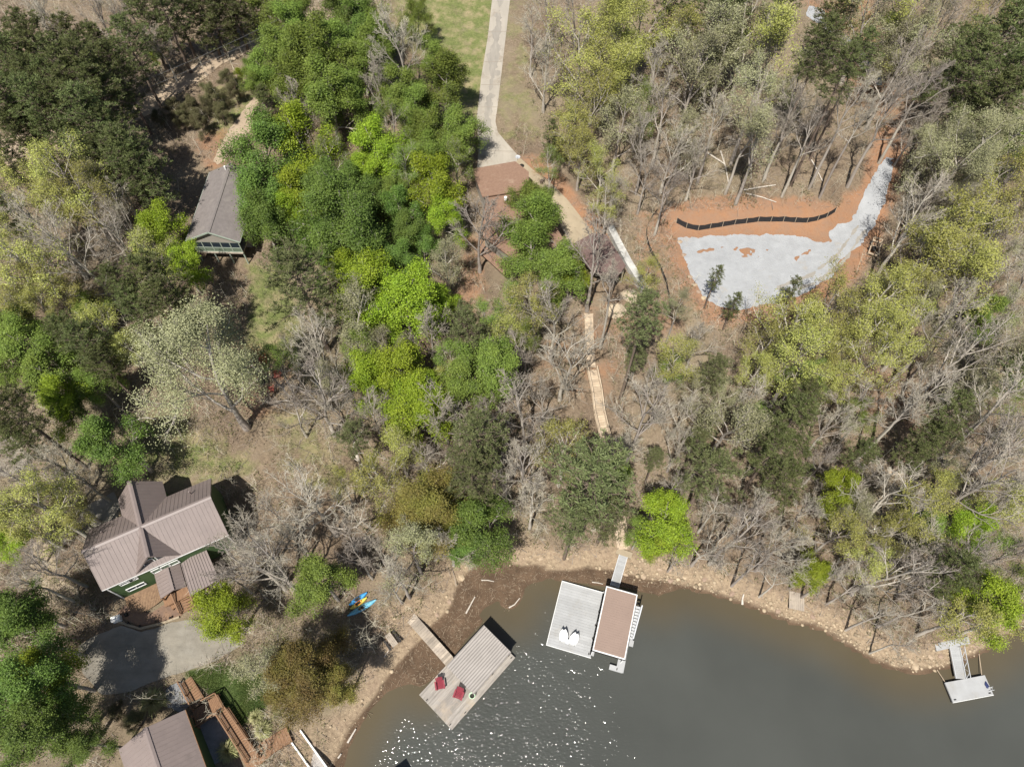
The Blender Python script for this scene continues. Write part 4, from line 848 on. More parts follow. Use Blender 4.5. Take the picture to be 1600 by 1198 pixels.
def pine_meshes(seed, wide=1.0, CH=8.5, whorls=13, tuft=13):
    rng = np.random.default_rng(seed); br = []; C = []; D = []
    n = 8; lead = np.cumsum(np.vstack([[0, 0, 0], np.column_stack([rng.normal(0, .06, n), rng.normal(0, .06, n), np.full(n, CH / n)])]), 0)
    br.append((lead, .14, .02)); az = 0
    for w in range(whorls):
        t = (w + .3) / whorls; zi = t * n; i = min(int(zi), n - 1); q = lead[i] + (lead[i + 1] - lead[i]) * (zi - i)
        prof = REF_R * wide * (math.sin(math.pi * min(1, .28 + .72 * t) ** 1.1) ** .8 * .95 + .12)
        for b in range(rng.integers(4, 7)):
            az += 2.4 + rng.normal(0, .35); L = prof * rng.uniform(.6, 1.12); el = -.05 + .75 * t + rng.normal(0, .12)
            d = np.array([math.cos(az) * math.cos(el), math.sin(az) * math.cos(el), math.sin(el)]); pts = [q]; p = q
            for k in range(4):
                d = d + rng.normal(0, .1, 3) + np.array([0, 0, .08]); d /= np.linalg.norm(d); p = p + d * L / 4; pts.append(p)
            pts = np.array(pts); br.append((pts, .04, .014))
            for k in range(int(4 + L * 2.4)):
                f = rng.uniform(1.3, 4.0); j = min(int(f), 3); c = pts[j] + (pts[j + 1] - pts[j]) * (f - j); side = rng.normal(0, 1, 3) * np.array([1, 1, .45]) * (.12 + .13 * L * (1.1 - f / 5))
                c2 = c + side; br.append((np.array([c, c2]), .014, .01)); C.append(c2); D.append(d)
    C = np.array(C); m = len(C)
    CC = np.repeat(C, tuft, 0); nd = rng.normal(0, 1, (len(CC), 3)); nd[:, 2] = np.abs(nd[:, 2]) * .9 + .1; nd /= np.linalg.norm(nd, axis=1)[:, None]
    L = rng.uniform(.20, .40, len(CC))[:, None]; s = np.cross(nd, rng.normal(0, 1, nd.shape)); s /= np.linalg.norm(s, axis=1)[:, None]; w = .030
    A = CC; B = CC + nd * L; V = np.stack([A - s * w * .5, A + s * w * .5, B + s * w, B - s * w], 1).reshape(-1, 3)
    return np_mesh('limbs', *tubes_mixed(br), []), np_mesh('foliage', V, np.arange(len(V)).reshape(-1, 4), []), CH
def tubes_mixed(br):
    parts = [tubes([b for b in br[:1]], 7)]; parts.append(tubes([b for b in br[1:] if len(b[0]) > 2], 4)); parts.append(tubes([b for b in br[1:] if len(b[0]) == 2], 3)); return merge(parts)
def bole_mesh(seed):
    rng = np.random.default_rng(seed); n = 6; z = np.linspace(-.06, 1, n); bend = np.cumsum(np.vstack([[0, 0], rng.normal(0, .05, (n - 1, 2))]), 0); bend -= np.outer((z - z[0]) / (z[-1] - z[0]), bend[-1])
    return np_mesh('trunk', *tubes([(np.column_stack([bend, z]), .26, .15)], 8), [], smooth=True)
VAR = {'full': [crown_meshes('full', 10 + i, 56, .078, .36) for i in range(5)],
       'sparse': [crown_meshes('sparse', 30 + i, 20, .063, .29) for i in range(5)],
       'full_big': [crown_meshes('full', 110 + i, 110, .054, .34) for i in range(2)], 'sparse_big': [crown_meshes('sparse', 130 + i, 85, .038, .30) for i in range(2)],
       'bare': [crown_meshes('bare', 50 + i, 0, 0, 0) for i in range(5)],
       'pine': [pine_meshes(70 + i) for i in range(4)],
       'slim': [pine_meshes(90 + i, wide=.7, CH=9.5, whorls=11, tuft=11) for i in range(2)]}
BOLES = [bole_mesh(i) for i in range(4)]
for k, vs in VAR.items():
    for a, b, c in vs: a.materials.append(M['bark_grey']); b.materials.append(M['twig_grey'])
for b in BOLES: b.materials.append(M['bark_grey'])
KIND = {'G': ('full', 'leaf_green', 'bark_grey', 'mid-green broadleaf tree', 'broadleaf_tree'), 'E': ('full', 'leaf_deep', 'bark_grey', 'deep green broadleaf tree', 'broadleaf_tree'),
        'L': ('full', 'leaf_lime', 'bark_grey', 'lime-green broadleaf tree', 'broadleaf_tree'), 'O': ('full', 'leaf_olive', 'bark_brown', 'rusty olive broadleaf tree', 'broadleaf_tree'),
        'Y': ('sparse', 'leaf_yellow', 'bark_grey', 'yellow-green budding tree', 'budding_tree'), 'W': ('sparse', 'leaf_pale', 'bark_grey', 'pale cream budding tree', 'budding_tree'),
        'V': ('sparse', 'leaf_green', 'bark_grey', 'thin green budding tree', 'budding_tree'),
        'B': ('bare', 'twig_grey', 'bark_grey', 'bare grey leafless tree', 'bare_tree'),
        'P': ('pine', 'needle_dark', 'bark_brown', 'dark green pine', 'pine_tree'), 'D': ('pine', 'needle_dusty', 'bark_brown', 'dusty green pine', 'pine_tree'), 'H': ('full', 'leaf_shrub', 'bark_brown', 'dull olive shrub', 'shrub'), 'S': ('slim', 'needle_dark', 'bark_brown', 'slim dark pine', 'pine_tree')}
LAND = [('the green house', 240, 845), ('the grey gabled house', 335, 325), ('the brown-roofed house', 790, 300), ('the left end of the gravel pad', 1080, 420), ('the right end of the gravel pad', 1300, 440), ('the upper concrete driveway', 765, 60),
        ('the lower concrete driveway', 760, 200), ('the middle of the dirt road', 260, 145), ('the left end of the dirt road', 40, 235), ('the upper right end of the dirt road', 395, 60), ('the top of the wooden boardwalk', 922, 510), ('the middle of the wooden boardwalk', 940, 650),
        ('the foot of the wooden boardwalk', 970, 850), ('the weathered dock', 700, 1080), ('the far right dock', 1510, 1070), ('the white wall', 975, 405), ('the parking apron', 270, 1015), ('the barn-like metal roof at the bottom', 250, 1160), ('the kayaks', 565, 945),
        ('the small shore platform', 1245, 940), ('the wooden pallets', 1367, 385), ('the dug-out wooden frame', 1405, 730), ('the upper right corner', 1590, 10), ('the gravel lane at top right', 1340, 80), ('the red clay lane', 1395, 215), ('the fire pit', 412, 590), ('the white dead snag', 560, 690),
        ('the upper left corner', 10, 10), ('the left edge, halfway up', 0, 600), ('the right edge, halfway up', 1600, 600), ('the right edge, a third down', 1600, 350), ('the lower left corner', 10, 1190), ('the muddy cove', 780, 900), ('the upper black silt fence', 1200, 340), ('the lower black silt fence', 1030, 430), ('the middle of the top edge', 620, 0), ('the top edge right of the driveway', 1000, 0)]
TREES = []
def T(code, *spots):
    for s in spots: TREES.append((code, *s))
T('P', (30,110,38),(66,92,34),(105,112,38),(143,122,38),(160,146,36),(180,106,30),(203,72,30,13),(230,42,30,11),(272,12,32,12),(330,22,32,10),(366,18,28,9),(252,8,30,14),(20,165,36),(62,168,35),(102,178,36),(140,190,40),(176,212,34),(122,228,32),(30,212,30),(200,248,38),(163,252,30),(222,266,36),(392,22,22,7),(45,60,30),(118,68,30),(160,78,28),(10,250,26))
T('P', (15,335,25),(245,440,40),(262,475,34),(214,478,30),(132,532,30),(18,640,38),(30,685,28),(160,570,26),(1050,20,30),(1110,14,38),(1152,12,38),(1135,52,28),(1220,18,28),(1300,25,26),(1282,72,32,22),(1345,80,24,19),(1318,112,28,23),(1552,78,50),(1508,112,44),(1568,138,42),(1595,105,30),(1548,165,40),(1485,75,26),(1590,580,26),(1238,660,40),(1258,628,28),(1212,700,34),(1226,748,34),(1345,708,24),(1482,645,32),(1452,682,26),(1428,712,22),(1492,890,34))
T('D', (470,442,50),(745,685,44),(738,742,38),(925,750,62),(950,800,34),(895,812,34),(1108,738,42),(1005,490,34,21),(995,556,18),(1024,716,16),(1090,690,20),(1103,668,18),(730,512,32),(552,682,24),(1120,578,22))
T('S', (1120,432,15,9),(1147,476,17,8),(1240,452,18,8),(416,165,22,13),(862,212,18,8),(876,232,15,6))
T('G', (425,22,30),(456,52,34),(440,84,34),(490,98,42),(522,78,34),(562,88,30),(450,130,34),(512,150,42),(546,152,30),(425,112,28),(478,22,30),(652,30,20),(625,146,32),(682,98,26),(692,134,36),(655,160,28),(664,212,28),(660,242,26),(36,510,34),(62,542,42),(96,578,38),(138,482,24),(760,560,42),(738,592,36),(828,352,38),(820,308,26),(850,322,24),(830,395,36),(872,425,38),(500,905,40),(1580,232,32),(1552,500,28),(970,735,18),(1000,832,20),(1452,822,26),(752,795,26))
T('G', (718,200,32))
T('E', (412,246,46),(408,300,40),(412,345,36),(540,340,60),(590,392,32),(500,382,34),(520,300,36),(562,300,34),(186,690,42),(48,1000,46),(25,950,38),(28,1080,48),(92,1115,34),(530,18,34),(560,42,34),(760,822,44),(736,852,26),(45,1150,44),(130,1160,30))
T('L', (480,228,46),(594,236,36),(572,268,26),(676,296,38),(690,335,26),(478,302,36),(440,330,28),(582,446,46),(552,425,30),(630,470,46),(690,468,22),(602,492,34),(630,580,44),(578,592,34),(640,640,44),(650,610,36),(256,365,32),(286,412,28),(95,622,32),(340,965,38),(74,1060,40),(890,425,26),(1040,818,40),(1030,850,22),(1312,770,30),(1512,812,28),(1270,892,24),(1550,945,40),(20,852,24))
T('O', (480,1045,52),(662,790,54),(520,1075,30),(640,820,32),(450,1075,26))
T('Y', (36,282,36),(112,290,42),(70,262,28),(140,320,36),(92,325,32),(18,368,28),(46,402,42),(26,432,34),(236,396,30),(166,512,34),(200,546,22),(96,506,16),(62,790,42),(32,820,32),(98,776,28),(960,50,54),(905,82,42),(1002,42,38),(930,112,36),(975,95,34),(912,172,34),(895,195,28),(908,236,28),(790,522,28),(838,470,32),(1010,432,22),(1215,65,42),(1410,30,42),(1540,30,34),(1475,382,38),(1522,342,46),(1480,422,46),(1532,430,42),(1432,412,36),(1372,470,42),(1350,520,42),(1300,472,36),(1242,500,42),(1252,560,42),(1302,540,32),(1362,562,36),(1190,540,30),(1312,830,32),(1440,800,40),(1562,782,34),(535,756,20),(600,742,32),(622,698,30),(880,702,36),(1500,965,38),(1350,862,30),(940,270,24),(1060,560,30),(1560,292,40),(950,320,22),(1585,960,30))
T('W', (176,282,30),(216,285,14),(318,575,78,20),(696,412,28),(970,192,36),(1090,72,42),(1082,122,42),(1130,96,36),(1172,60,38),(1182,140,36,19),(1190,212,34,18),(1360,32,42),(1440,58,36),(1430,92,32),(1512,192,34),(1500,242,50),(1542,232,42),(1470,272,38),(1572,488,24),(1542,572,42),(1145,655,42),(640,852,36),(415,1040,34),(545,500,36),(1250,130,28),(1380,85,30),(1070,210,28),(1580,320,30))
T('V', (585,20,28),(615,200,26),(635,262,22),(430,560,22),(702,560,26),(560,545,28),(860,262,18),(1000,175,24),(1395,60,24),(1575,620,26),(515,250,22),(712,250,24))
T('B', (56,20,30),(78,48,30),(150,20,32),(205,15,28),(75,362,38),(126,402,44),(186,368,36),(186,335,30),(92,720,34),(22,762,34),(62,880,34),(398,876,48),(625,76,34),(592,130,26),(470,172,26),(670,516,34),(490,545,38),(490,612,50),(690,640,38),(660,712,28),(700,850,34),(490,782,56),(425,885,44),(930,400,40,18),(957,440,24,18),(866,500,38),(882,562,42),(745,350,36),(855,18,26),(852,100,30),(902,20,26),(830,60,22),(1050,232,30),(1400,112,36),(1470,40,36),(1582,30,36),(1395,165,32,20),(1432,342,40,20),(1450,312,32),(1490,490,42,21),(1505,550,44,21),(1582,440,38),(1582,382,34),(1592,330,30),(1560,640,46,21),(1562,700,50,21),(1550,745,48,21),(1385,790,44),(1395,890,50),(1522,872,36),(1582,860,34),(1000,662,42),(820,650,46),(820,722,46),(830,790,32),(1150,832,44),(1185,792,32),(1105,852,32),(1222,852,34),(620,895,34),(612,915,24),(1040,300,26),(1090,250,28),(1170,200,28,17),(1240,170,28,18),(1270,200,26,17),(1330,160,28,20),(1225,205,22,13),(1345,185,22,18),(390,840,30),(360,900,24),(1440,850,36),(1300,900,26),(1180,880,28),(760,640,26),(1090,530,28),(1530,300,30),(1570,180,26))
T('B', (455,640,28),(560,870,26),(590,860,22),(530,640,26),(430,800,28),(540,830,26),(455,835,26),(120,745,26),(60,750,26),(40,905,26),(1070,640,28),(1060,700,24),(1180,620,26),(1330,620,28),(1300,660,26),(1290,720,24),(1350,760,26),(1420,640,30,18),(1460,600,34,20),(1260,800,28),(1330,920,24),(1370,960,24),(1430,950,26),(1460,900,26),(1410,1000,18),(1120,790,24),(1060,868,18),(1220,905,20),
  (1010,270,24),(1040,160,28,17),(1010,215,24,15),(1120,185,28,17),(1025,105,26,17),(960,300,22),(1440,140,28,18),(1460,190,26),(1430,205,22),(1490,320,26),(1530,150,26),(780,600,24),(800,560,26),(850,620,26),(845,668,26),(790,740,24),(772,762,22),(1020,600,26),(985,700,22),(1050,760,24),(580,640,24),(540,590,28),(600,660,22),(450,560,22),(250,70,16),(180,40,24))
T('Y', (70,440,30),(110,460,26),(5,480,28),(20,800,30),(110,800,24),(1180,580,28),(1430,520,34),(1400,450,30),(1310,600,26),(1480,760,24),(1400,840,26),(1060,60,30),(1140,30,30),(1330,30,26),(700,600,22),(60,480,24),(1290,580,24))
T('W', (1060,480,20),(1090,600,22),(1130,620,22),(1440,480,28),(1580,540,28),(1520,620,26),(1470,540,26),(1340,800,24),(1480,720,24),(1590,690,26),(1590,790,24),(1470,330,26),(1590,400,24),(1450,230,24),(510,590,24),(610,540,24))
T('V', (1280,590,22),(1350,650,22),(1540,850,24),(1580,910,26),(1240,600,22),(800,480,26),(760,500,24),(820,530,22),(1180,650,20),(1050,580,20))
T('G', (620,305,24),(590,60,26),(20,560,30),(150,600,26),(400,132,18))
T('E', (630,330,28),(640,352,26),(620,400,24),(660,385,24),(110,640,24),(600,312,26))
T('P', (85,130,30),(50,130,30),(8,80,28),(130,90,26),(0,130,28),(45,190,28),(350,0,26,10),(310,0,26,12),(100,520,26),(180,440,24))
SHRUBS = len(TREES)
T('H', (300,168,13,2.5),(272,168,12,2.5),(355,126,13,3),(345,175,11,2.5),(250,182,9,2),(365,142,11,2.5),(330,140,9,2))
T('H', (330,150,14,3),(310,188,13,3),(285,186,11,2.5),(870,225,10,3),(205,1130,14,3),(180,1110,11,2.5),(318,165,12,2.5),(290,172,9,2))
T('L', (372,120,9,3),(243,90,8,4))
T('E', (395,110,13,4))
rngT = random.Random(21); used_label = {}; rows = []
for code, px, py, r, *hh in TREES:
    shape, leaf, bark, desc, nm = KIND[code]; Ht = hh[0] if hh else min(19.0, 5.0 + r * .27) * rngT.uniform(.88, 1.1)
    if shape.startswith('full') and not hh: Ht = (3.2 + r * .235) * rngT.uniform(.9, 1.1)
    if code in 'PD' and r > 20: Ht = min(23, Ht * 1.12)
    shape = shape + '_big' if r >= 49 and shape in ('full', 'sparse') else shape
    vi = rngT.randrange(len(VAR[shape])); limb, fol, CH = VAR[shape][vi]
    z = 6.0; x = y = 0.0
    for _ in range(14):
        p = at(px, py, z); x, y = p.x, p.y; depth = (HC - z) / (math.cos(TH) + (py - 599) / F * math.sin(TH)); s = r * depth / F / REF_R * {'full': 1.25, 'sparse': 1.42, 'bare': 1.4, 'pine': 1.28, 'slim': 1.3, 'full_big': 1.28, 'sparse_big': 1.42}[shape]
        ch = CH * s; bole = max(Ht - ch, .16 * Ht + .5); z = .5 * z + .5 * (h1(x, y) + bole + ch * .52)
    rows.append((code, px, py, r, x, y, h1(x, y), bole, s, vi, desc))
# say which tree: nearest landmark, then order of nearness among its own kind there
near = {}
for i, w in enumerate(rows):
    j = min(range(len(LAND)), key=lambda k: (LAND[k][1] - w[1]) ** 2 + (LAND[k][2] - w[2]) ** 2); near.setdefault((w[10], j), []).append(i)
ORD = ['', 'second ', 'third ', 'fourth ', 'fifth ', 'sixth ', 'seventh ', 'eighth ', 'ninth ', 'tenth ', 'eleventh ', 'twelfth ', 'thirteenth ', 'fourteenth ', 'fifteenth ', 'sixteenth ', 'seventeenth ', 'eighteenth ']
label_of = {}
for (desc, j), ids in near.items():
    ids.sort(key=lambda i: (LAND[j][1] - rows[i][1]) ** 2 + (LAND[j][2] - rows[i][2]) ** 2)
    for n, i in enumerate(ids):
        dx = rows[i][1] - LAND[j][1]; dy = rows[i][2] - LAND[j][2]; side = ('right of' if dx > 0 else 'left of') if abs(dx) > abs(dy) else ('above' if dy < 0 else 'below')
        if j in (22, 27, 28, 29, 30, 31, 35, 36): side = 'near'
        sizeword = 'big ' if rows[i][3] >= 46 else ('small ' if rows[i][3] < 24 else '')
        label_of[i] = f'{sizeword}{desc} {side} {LAND[j][0]}, {ORD[n]}closest'
TREE_BASES = []
for i, (code, px, py, r, x, y, zg, bole, s, vi, desc) in enumerate(rows):
    shape, leaf, bark, _, nm = KIND[code]; shape = shape + '_big' if r >= 49 and shape in ('full', 'sparse') else shape; limb, fol, CH = VAR[shape][vi]
    t = thing(nm, label_of[i], 'tree', (x, y, zg), rngT.uniform(0, 6.28), {'P': 'pine trees of the wood', 'D': 'pine trees of the wood', 'S': 'pine trees of the wood', 'B': 'bare trees of the wood', 'Y': 'budding trees of the wood', 'W': 'budding trees of the wood', 'V': 'budding trees of the wood'}.get(code, 'broadleaf trees of the wood'))
    TREE_BASES.append((x, y))
    a = link(bpy.data.objects.new('trunk', BOLES[i % 4]), t); a.scale = (s, s, bole)
    b = link(bpy.data.objects.new('limbs', limb), t); b.location.z = bole - .02; b.scale = (s, s, s)
    c = link(bpy.data.objects.new('twigs' if shape == 'bare' else 'crown', fol), t); c.location.z = bole - .02; c.scale = (s, s, s)
    for o, m in ((a, bark), (b, bark), (c, leaf)): o.material_slots[0].link = 'OBJECT'; o.material_slots[0].material = M[m]
ORD5 = ['first', 'second', 'third', 'fourth', 'fifth', 'sixth', 'seventh', 'eighth']
# ================================================================== smaller things
def adirondack(name, label, px, py, z, rz, m, group=None, s=1.0):
    p = at(px, py, z); t = thing(name, label, 'chair', (p.x, p.y, z), rz, group); t.scale = (s, s, s)
    b = MB()
    for k in range(5): b.box((0, -.26 + k * .13, .36 - .03 * k), (.56, .115, .025), 0, -.2)
    b.build('seat', m, t)
    for k in range(5):
        x = -.24 + k * .12; h = .72 + .1 * (1 - abs(k - 2) / 2); MB().bar((x, .3, .26), (x * 1.15, .3 + h * .42, .26 + h * .9), .11, .025, (0, -1, .4)).build('back_slat', m, t)
    for k in (-1, 1):
        MB().box((k * .38, .0, .56), (.15, .74, .03)).build('armrest', m, t); MB().box((k * .33, -.3, .28), (.09, .04, .56)).build('leg', m, t); MB().bar((k * .31, -.3, .36), (k * .31, .48, .03), .04, .12).build('leg', m, t)
    return t
adirondack('red_armchair', 'red slatted armchair left on the weathered dock deck', 688, 1071, .55, math.radians(12), 'red_plastic', s=1.2)
adirondack('red_armchair', 'red slatted armchair beside the pale green bucket on the weathered dock', 717, 1086, .55, math.radians(-20), 'red_plastic', s=1.2)
for px, py, a_, lab in ((413, 566, 10, 'rusty red armchair at the top of the fire pit circle'), (393, 574, 60, 'rusty red armchair left of the fire pit'), (434, 588, -70, 'rusty red armchair right of the fire pit'), (424, 610, 190, 'rusty red armchair below the fire pit')):
    p = G(px, py); adirondack('rust_armchair', lab, px, py, p.z, math.radians(a_), 'rust_paint', s=1.15)
p = G(412, 595); t = thing('fire_pit', 'round black fire pit ring on the bare earth between red chairs', 'fire pit', p); n = 18
b = MB()
for r0, r1, z0, z1 in ((.55, .5, .0, .35),):
    for i in range(n):
        a0, a1 = 6.2832 * i / n, 6.2832 * (i + .96) / n; b.prism([(r * math.cos(a), r * math.sin(a)) for r, a in ((.45, a0), (.62, a0), (.62, a1), (.45, a1))], 0, .32)
b.build('ring', 'black_iron', t); MB().prism([(.44 * math.cos(6.2832 * i / n), .44 * math.sin(6.2832 * i / n)) for i in range(n)], 0, .08).build('ash', 'dark_void', t)
def egg_chair(px, py, rz, label):
    p = at(px, py, .55); t = thing('white_lounge_chair', label, 'chair', (p.x, p.y, .55), rz); t.scale = (1.25,) * 3
    n = 14; rows_ = 7; b = MB()
    for j in range(rows_):
        u = j / (rows_ - 1); y = -.38 + .95 * u; z = .42 + .55 * max(0, u - .35) ** 1.2; w = .36 * math.sin(math.pi * min(.98, .22 + .72 * u)) ** .7
        b.v += [(w * math.sin(math.pi * (k / (n - 1) - .5)), y - .1 * (1 - abs(2 * k / (n - 1) - 1)), z + .12 * (2 * k / (n - 1) - 1) ** 2) for k in range(n)]
    b.f += [(j * n + k, j * n + k + 1, (j + 1) * n + k + 1, (j + 1) * n + k) for j in range(rows_ - 1) for k in range(n - 1)]
    o = b.build('seat_shell', 'white_paint', t, smooth=True); sm = o.modifiers.new('thick', 'SOLIDIFY'); sm.thickness = .05
    for x, y in ((-.28, -.42), (.28, -.42), (-.24, .35), (.24, .35)): MB().tube((x, y, 0), (x * .6, y * .5, .44), .022).build('leg', 'black_iron', t)
egg_chair(880, 995, math.radians(-4), 'left white lounge chair near the lower edge of the white dock'); egg_chair(896, 1000, math.radians(-28), 'right white lounge chair near the lower edge of the white dock')
p = at(886, 1003, .55); t = thing('side_table', 'small glass-topped table between the two white lounge chairs', 'table', p); MB().tube((0, 0, .42), (0, 0, .45), .3, n=16).build('table_top', 'aluminium', t)
for a_ in (0, 2.1, 4.2): MB().tube((.25 * math.cos(a_), .25 * math.sin(a_), 0), (.1 * math.cos(a_), .1 * math.sin(a_), .42), .018).build('leg', 'black_iron', t)
p = at(738, 1087, .55); t = thing('green_bucket', 'pale green bucket at the corner of the weathered dock roof', 'bucket', p); n = 16; b = MB()
prof = [(.0, .02), (.3, .0), (.36, .62), (.3, .62), (.26, .25), (.0, .25)]
for r_, z_ in prof: b.v += [(r_ * math.cos(6.2832 * i / n), r_ * math.sin(6.2832 * i / n), z_) for i in range(n)]
b.f += [(k * n + i, k * n + (i + 1) % n, (k + 1) * n + (i + 1) % n, (k + 1) * n + i) for k in range(len(prof) - 1) for i in range(n)]
b.build('tub', 'pale_green', t, smooth=True); MB().tube((0, 0, .26), (0, 0, .3), .25, n=16).build('soil', 'dark_void', t)
def kayak(label, px, py, L, w, m, rz, up, rim):
    p = G(px, py); t = thing('kayak', label, 'kayak', (p.x, p.y, p.z + up), rz); n = 12; rows_ = 13; b = MB()
    for j in range(rows_):
        u = j / (rows_ - 1); x = (u - .5) * L; wd = max(.02, w / 2 * math.sin(math.pi * u) ** .55); hh = .17 + .1 * abs(2 * u - 1) ** 2
        b.v += [(x, wd * math.cos(6.2832 * k / n), .2 + (hh if math.sin(6.2832 * k / n) > 0 else .2) * math.sin(6.2832 * k / n)) for k in range(n)]
    b.f += [(j * n + k, j * n + (k + 1) % n, (j + 1) * n + (k + 1) % n, (j + 1) * n + k) for j in range(rows_ - 1) for k in range(n)] + [tuple(range(n)), tuple(reversed(range((rows_ - 1) * n, rows_ * n)))]
    b.build('hull', m, t, smooth=True); b = MB()
    for k in range(16): a0, a1 = 6.2832 * k / 16, 6.2832 * (k + 1) / 16; b.bar((.42 * math.cos(a0), .2 * math.sin(a0), .38), (.42 * math.cos(a1), .2 * math.sin(a1), .38), .05, .06)
    b.build('cockpit_rim', rim, t); MB().box((-.05, 0, .37), (.62, .27, .03)).build('cockpit', 'dark_void', t)
ang = math.radians(36)
kayak('deep blue kayak, uppermost of the three on the bank', 560, 936, 2.4, .62, 'kayak_blue', ang, 0, 'black_iron')
kayak('yellow kayak between the two blue ones on the bank', 561, 943, 2.2, .55, 'kayak_yellow', ang, .04, 'orange')
kayak('long light blue kayak, lowest of the three on the bank', 566, 950, 3.6, .72, 'kayak_teal', math.radians(30), 0, 'black_iron')
# picnic table by the shore
p = G(613, 1001); t = thing('picnic_table', 'small dark picnic table on the sandy bank left of the gangway', 'table', p, math.radians(-50))
for k in range(4): MB().box((0, -.27 + k * .18, .74), (1.6, .165, .04)).build('top_plank', 'grey_wood_b', t)
for s_ in (-1, 1): MB().box((0, s_ * .68, .44), (1.6, .26, .04)).build('bench_plank', 'black_iron', t)
for x in (-.55, .55): MB().bar((x, -.72, 0), (x, -.2, .72), .07, .07).build('leg', 'brown_wood', t); MB().bar((x, .72, 0), (x, .2, .72), .07, .07).build('leg', 'brown_wood', t)
# stepping stones
for i, (px, py) in enumerate(((620, 960), (616, 965), (611.5, 971.5), (606, 976), (601, 981), (595, 986))):
    o = tag(link(bpy.data.objects.new('stepping_stone', RM[i % 6])), f'pale round stepping stone, {ORD5[i]} of the row counted from the plank gangway', 'stone', 'stepping stones on the bank'); o.location = G(px, py); o.scale = (.24, .22, .12)
# utility box, bench, bins, timber
p = G(185, 968); t = thing('utility_box', 'white utility box at the left end of the mulch bed', 'box', p, .35); MB().box((0, 0, .35), (.9, .55, .7)).build('cabinet', 'white_paint', t); MB().box((0, 0, .73), (.96, .6, .06)).build('lid', 'white_paint', t); MB().box((1.0, .15, .3), (.3, .3, .6)).build('meter', 'black_iron', t)
p = G(281, 938 + 6); t = thing('garden_bench', 'brown wooden bench at the parking apron edge by the lime tree', 'bench', p, math.radians(38)); MB().box((0, 0, .44), (1.7, .45, .05)).build('seat', 'brown_wood', t)
for k in range(3): MB().box((0, .24, .56 + .14 * k), (1.7, .03, .1)).build('back_slat', 'brown_wood', t)
for x in (-.75, .75): MB().box((x, 0, .21), (.08, .42, .42)).build('leg', 'brown_wood', t)
# edging of the mulch bed
E_ = [(186, 971), (202, 977), (220, 982), (240, 977), (260, 972), (281, 964)]
for i in range(len(E_) - 1):
    a_, c_ = G(*E_[i]), G(*E_[i + 1]); tag(MB().bar(Vector((0, 0, .1)), c_ - a_ + Vector((0, 0, .1)), .22, .3).build('edging_beam', 'tan_concrete', None, a_), f'pale edging beam of the mulch bed, {ORD5[i]} from the white utility box', 'edging', 'edging beams of the mulch bed')
for i, (px, py) in enumerate(((203, 974), (221, 979), (246, 972), (268, 966))):
    p = G(px, py); t = thing('path_light', f'short black path light at the mulch bed, {ORD5[i]} from the white utility box', 'lamp', p, 0, 'path lights of the mulch bed'); MB().tube((0, 0, 0), (0, 0, .45), .03).build('stem', 'black_iron', t); MB().tube((0, 0, .45), (0, 0, .56), .14, .04, n=10).build('cap', 'black_iron', t)
p = G(1472, 727); t = thing('black_bin', 'black box-like bin at the edge of the clearing on the right', 'bin', p, .2); MB().box((0, 0, .35), (.85, .85, .7)).build('body', 'black_cloth', t); MB().box((0, 0, .73), (.9, .9, .06)).build('lid', 'black_iron', t)
p = G(1405, 729); t = thing('dug_out_sandbox', 'dug-out pale timber frame with two pits in the clearing', 'frame', p, .12)
for x in (-1.6, .1, 1.7): MB().box((x, 0, .12), (.35, 2.0, .4)).build('timber', 'tan_wood', t)
for y in (-.95, .95): MB().box((.05, y, .11), (3.6, .3, .36)).build('timber', 'tan_wood', t)
MB().box((-.75, 0, .05), (1.36, 1.6, .1)).build('pit', 'mulch', t); MB().box((.9, 0, .05), (1.26, 1.6, .1)).build('pit', 'mulch', t)
p = G(1437, 690); t = thing('timber_pile', 'pale plank pile standing above the dug-out timber frame', 'timber', p, math.radians(70))
for k in range(5): MB().box((0, -.4 + k * .2, .18 + .03 * (k % 2)), (2.6, .18, .3)).build('plank', 'tan_wood', t)
p = G(1366, 388); t = thing('wooden_pallet_trailer', 'pale wooden framed trailer bed beside the gravel lane', 'trailer', p, math.radians(62))
for y in (-.6, .6): MB().box((0, y, .35), (3.4, .14, .3)).build('side_rail', 'tan_wood', t)
for x in (-1.65, -.1, 1.0, 1.65): MB().box((x, 0, .42), (.16, 1.2, .2)).build('crossbar', 'tan_wood', t)
MB().box((1.3, 0, .3), (.55, 1.06, .06)).build('panel', 'brown_wood', t); MB().box((-.6, .1, .5), (.6, .5, .3)).build('toolbox', 'black_iron', t)
for x in (-.5, .6):
    for y in (-.75, .75): MB().tube((x, y - .08, .25), (x, y + .08, .25), .25, n=14).build('wheel', 'black_iron', t)
for px, py, m, lab, c in ((1361, 440, 'kayak_blue', 'dark blue tarp bundle right of the gravel pad', 'tarp'), (1365, 450, 'orange', 'orange bundle beside the blue tarp right of the gravel pad', 'bundle'), (1373, 447, 'white_paint', 'white bundle beside the blue tarp right of the gravel pad', 'bundle')):
    me_ = rock_mesh(int(px * 7), 2); me_.materials.append(M[m]); o = tag(link(bpy.data.objects.new('bundle', me_)), lab, c); o.location = G(px, py); o.scale = (.55, .4, .3)
me_ = rock_mesh(77, 2); me_.materials.append(mat('navy_cloth', (.03,.04,.12), (.02,.03,.08), rough=.8)); o = tag(link(bpy.data.objects.new('navy_cloth', me_)), 'crumpled navy cloth near the corner of the far right dock', 'cloth'); o.location = at(1542, 1070, .6); o.scale = (.22, .4, .1)  # low flattened lump drawn where a dark navy blotch lies on the deck
p = G(1243, 940); t = thing('shore_platform', 'small weathered plank platform on the rocky right bank', 'platform', p, math.radians(-12))
for k in range(8): MB().box((-.75 + k * .215, 0, .4), (.2, 2.0, .05)).build('plank', 'grey_wood_b', t)
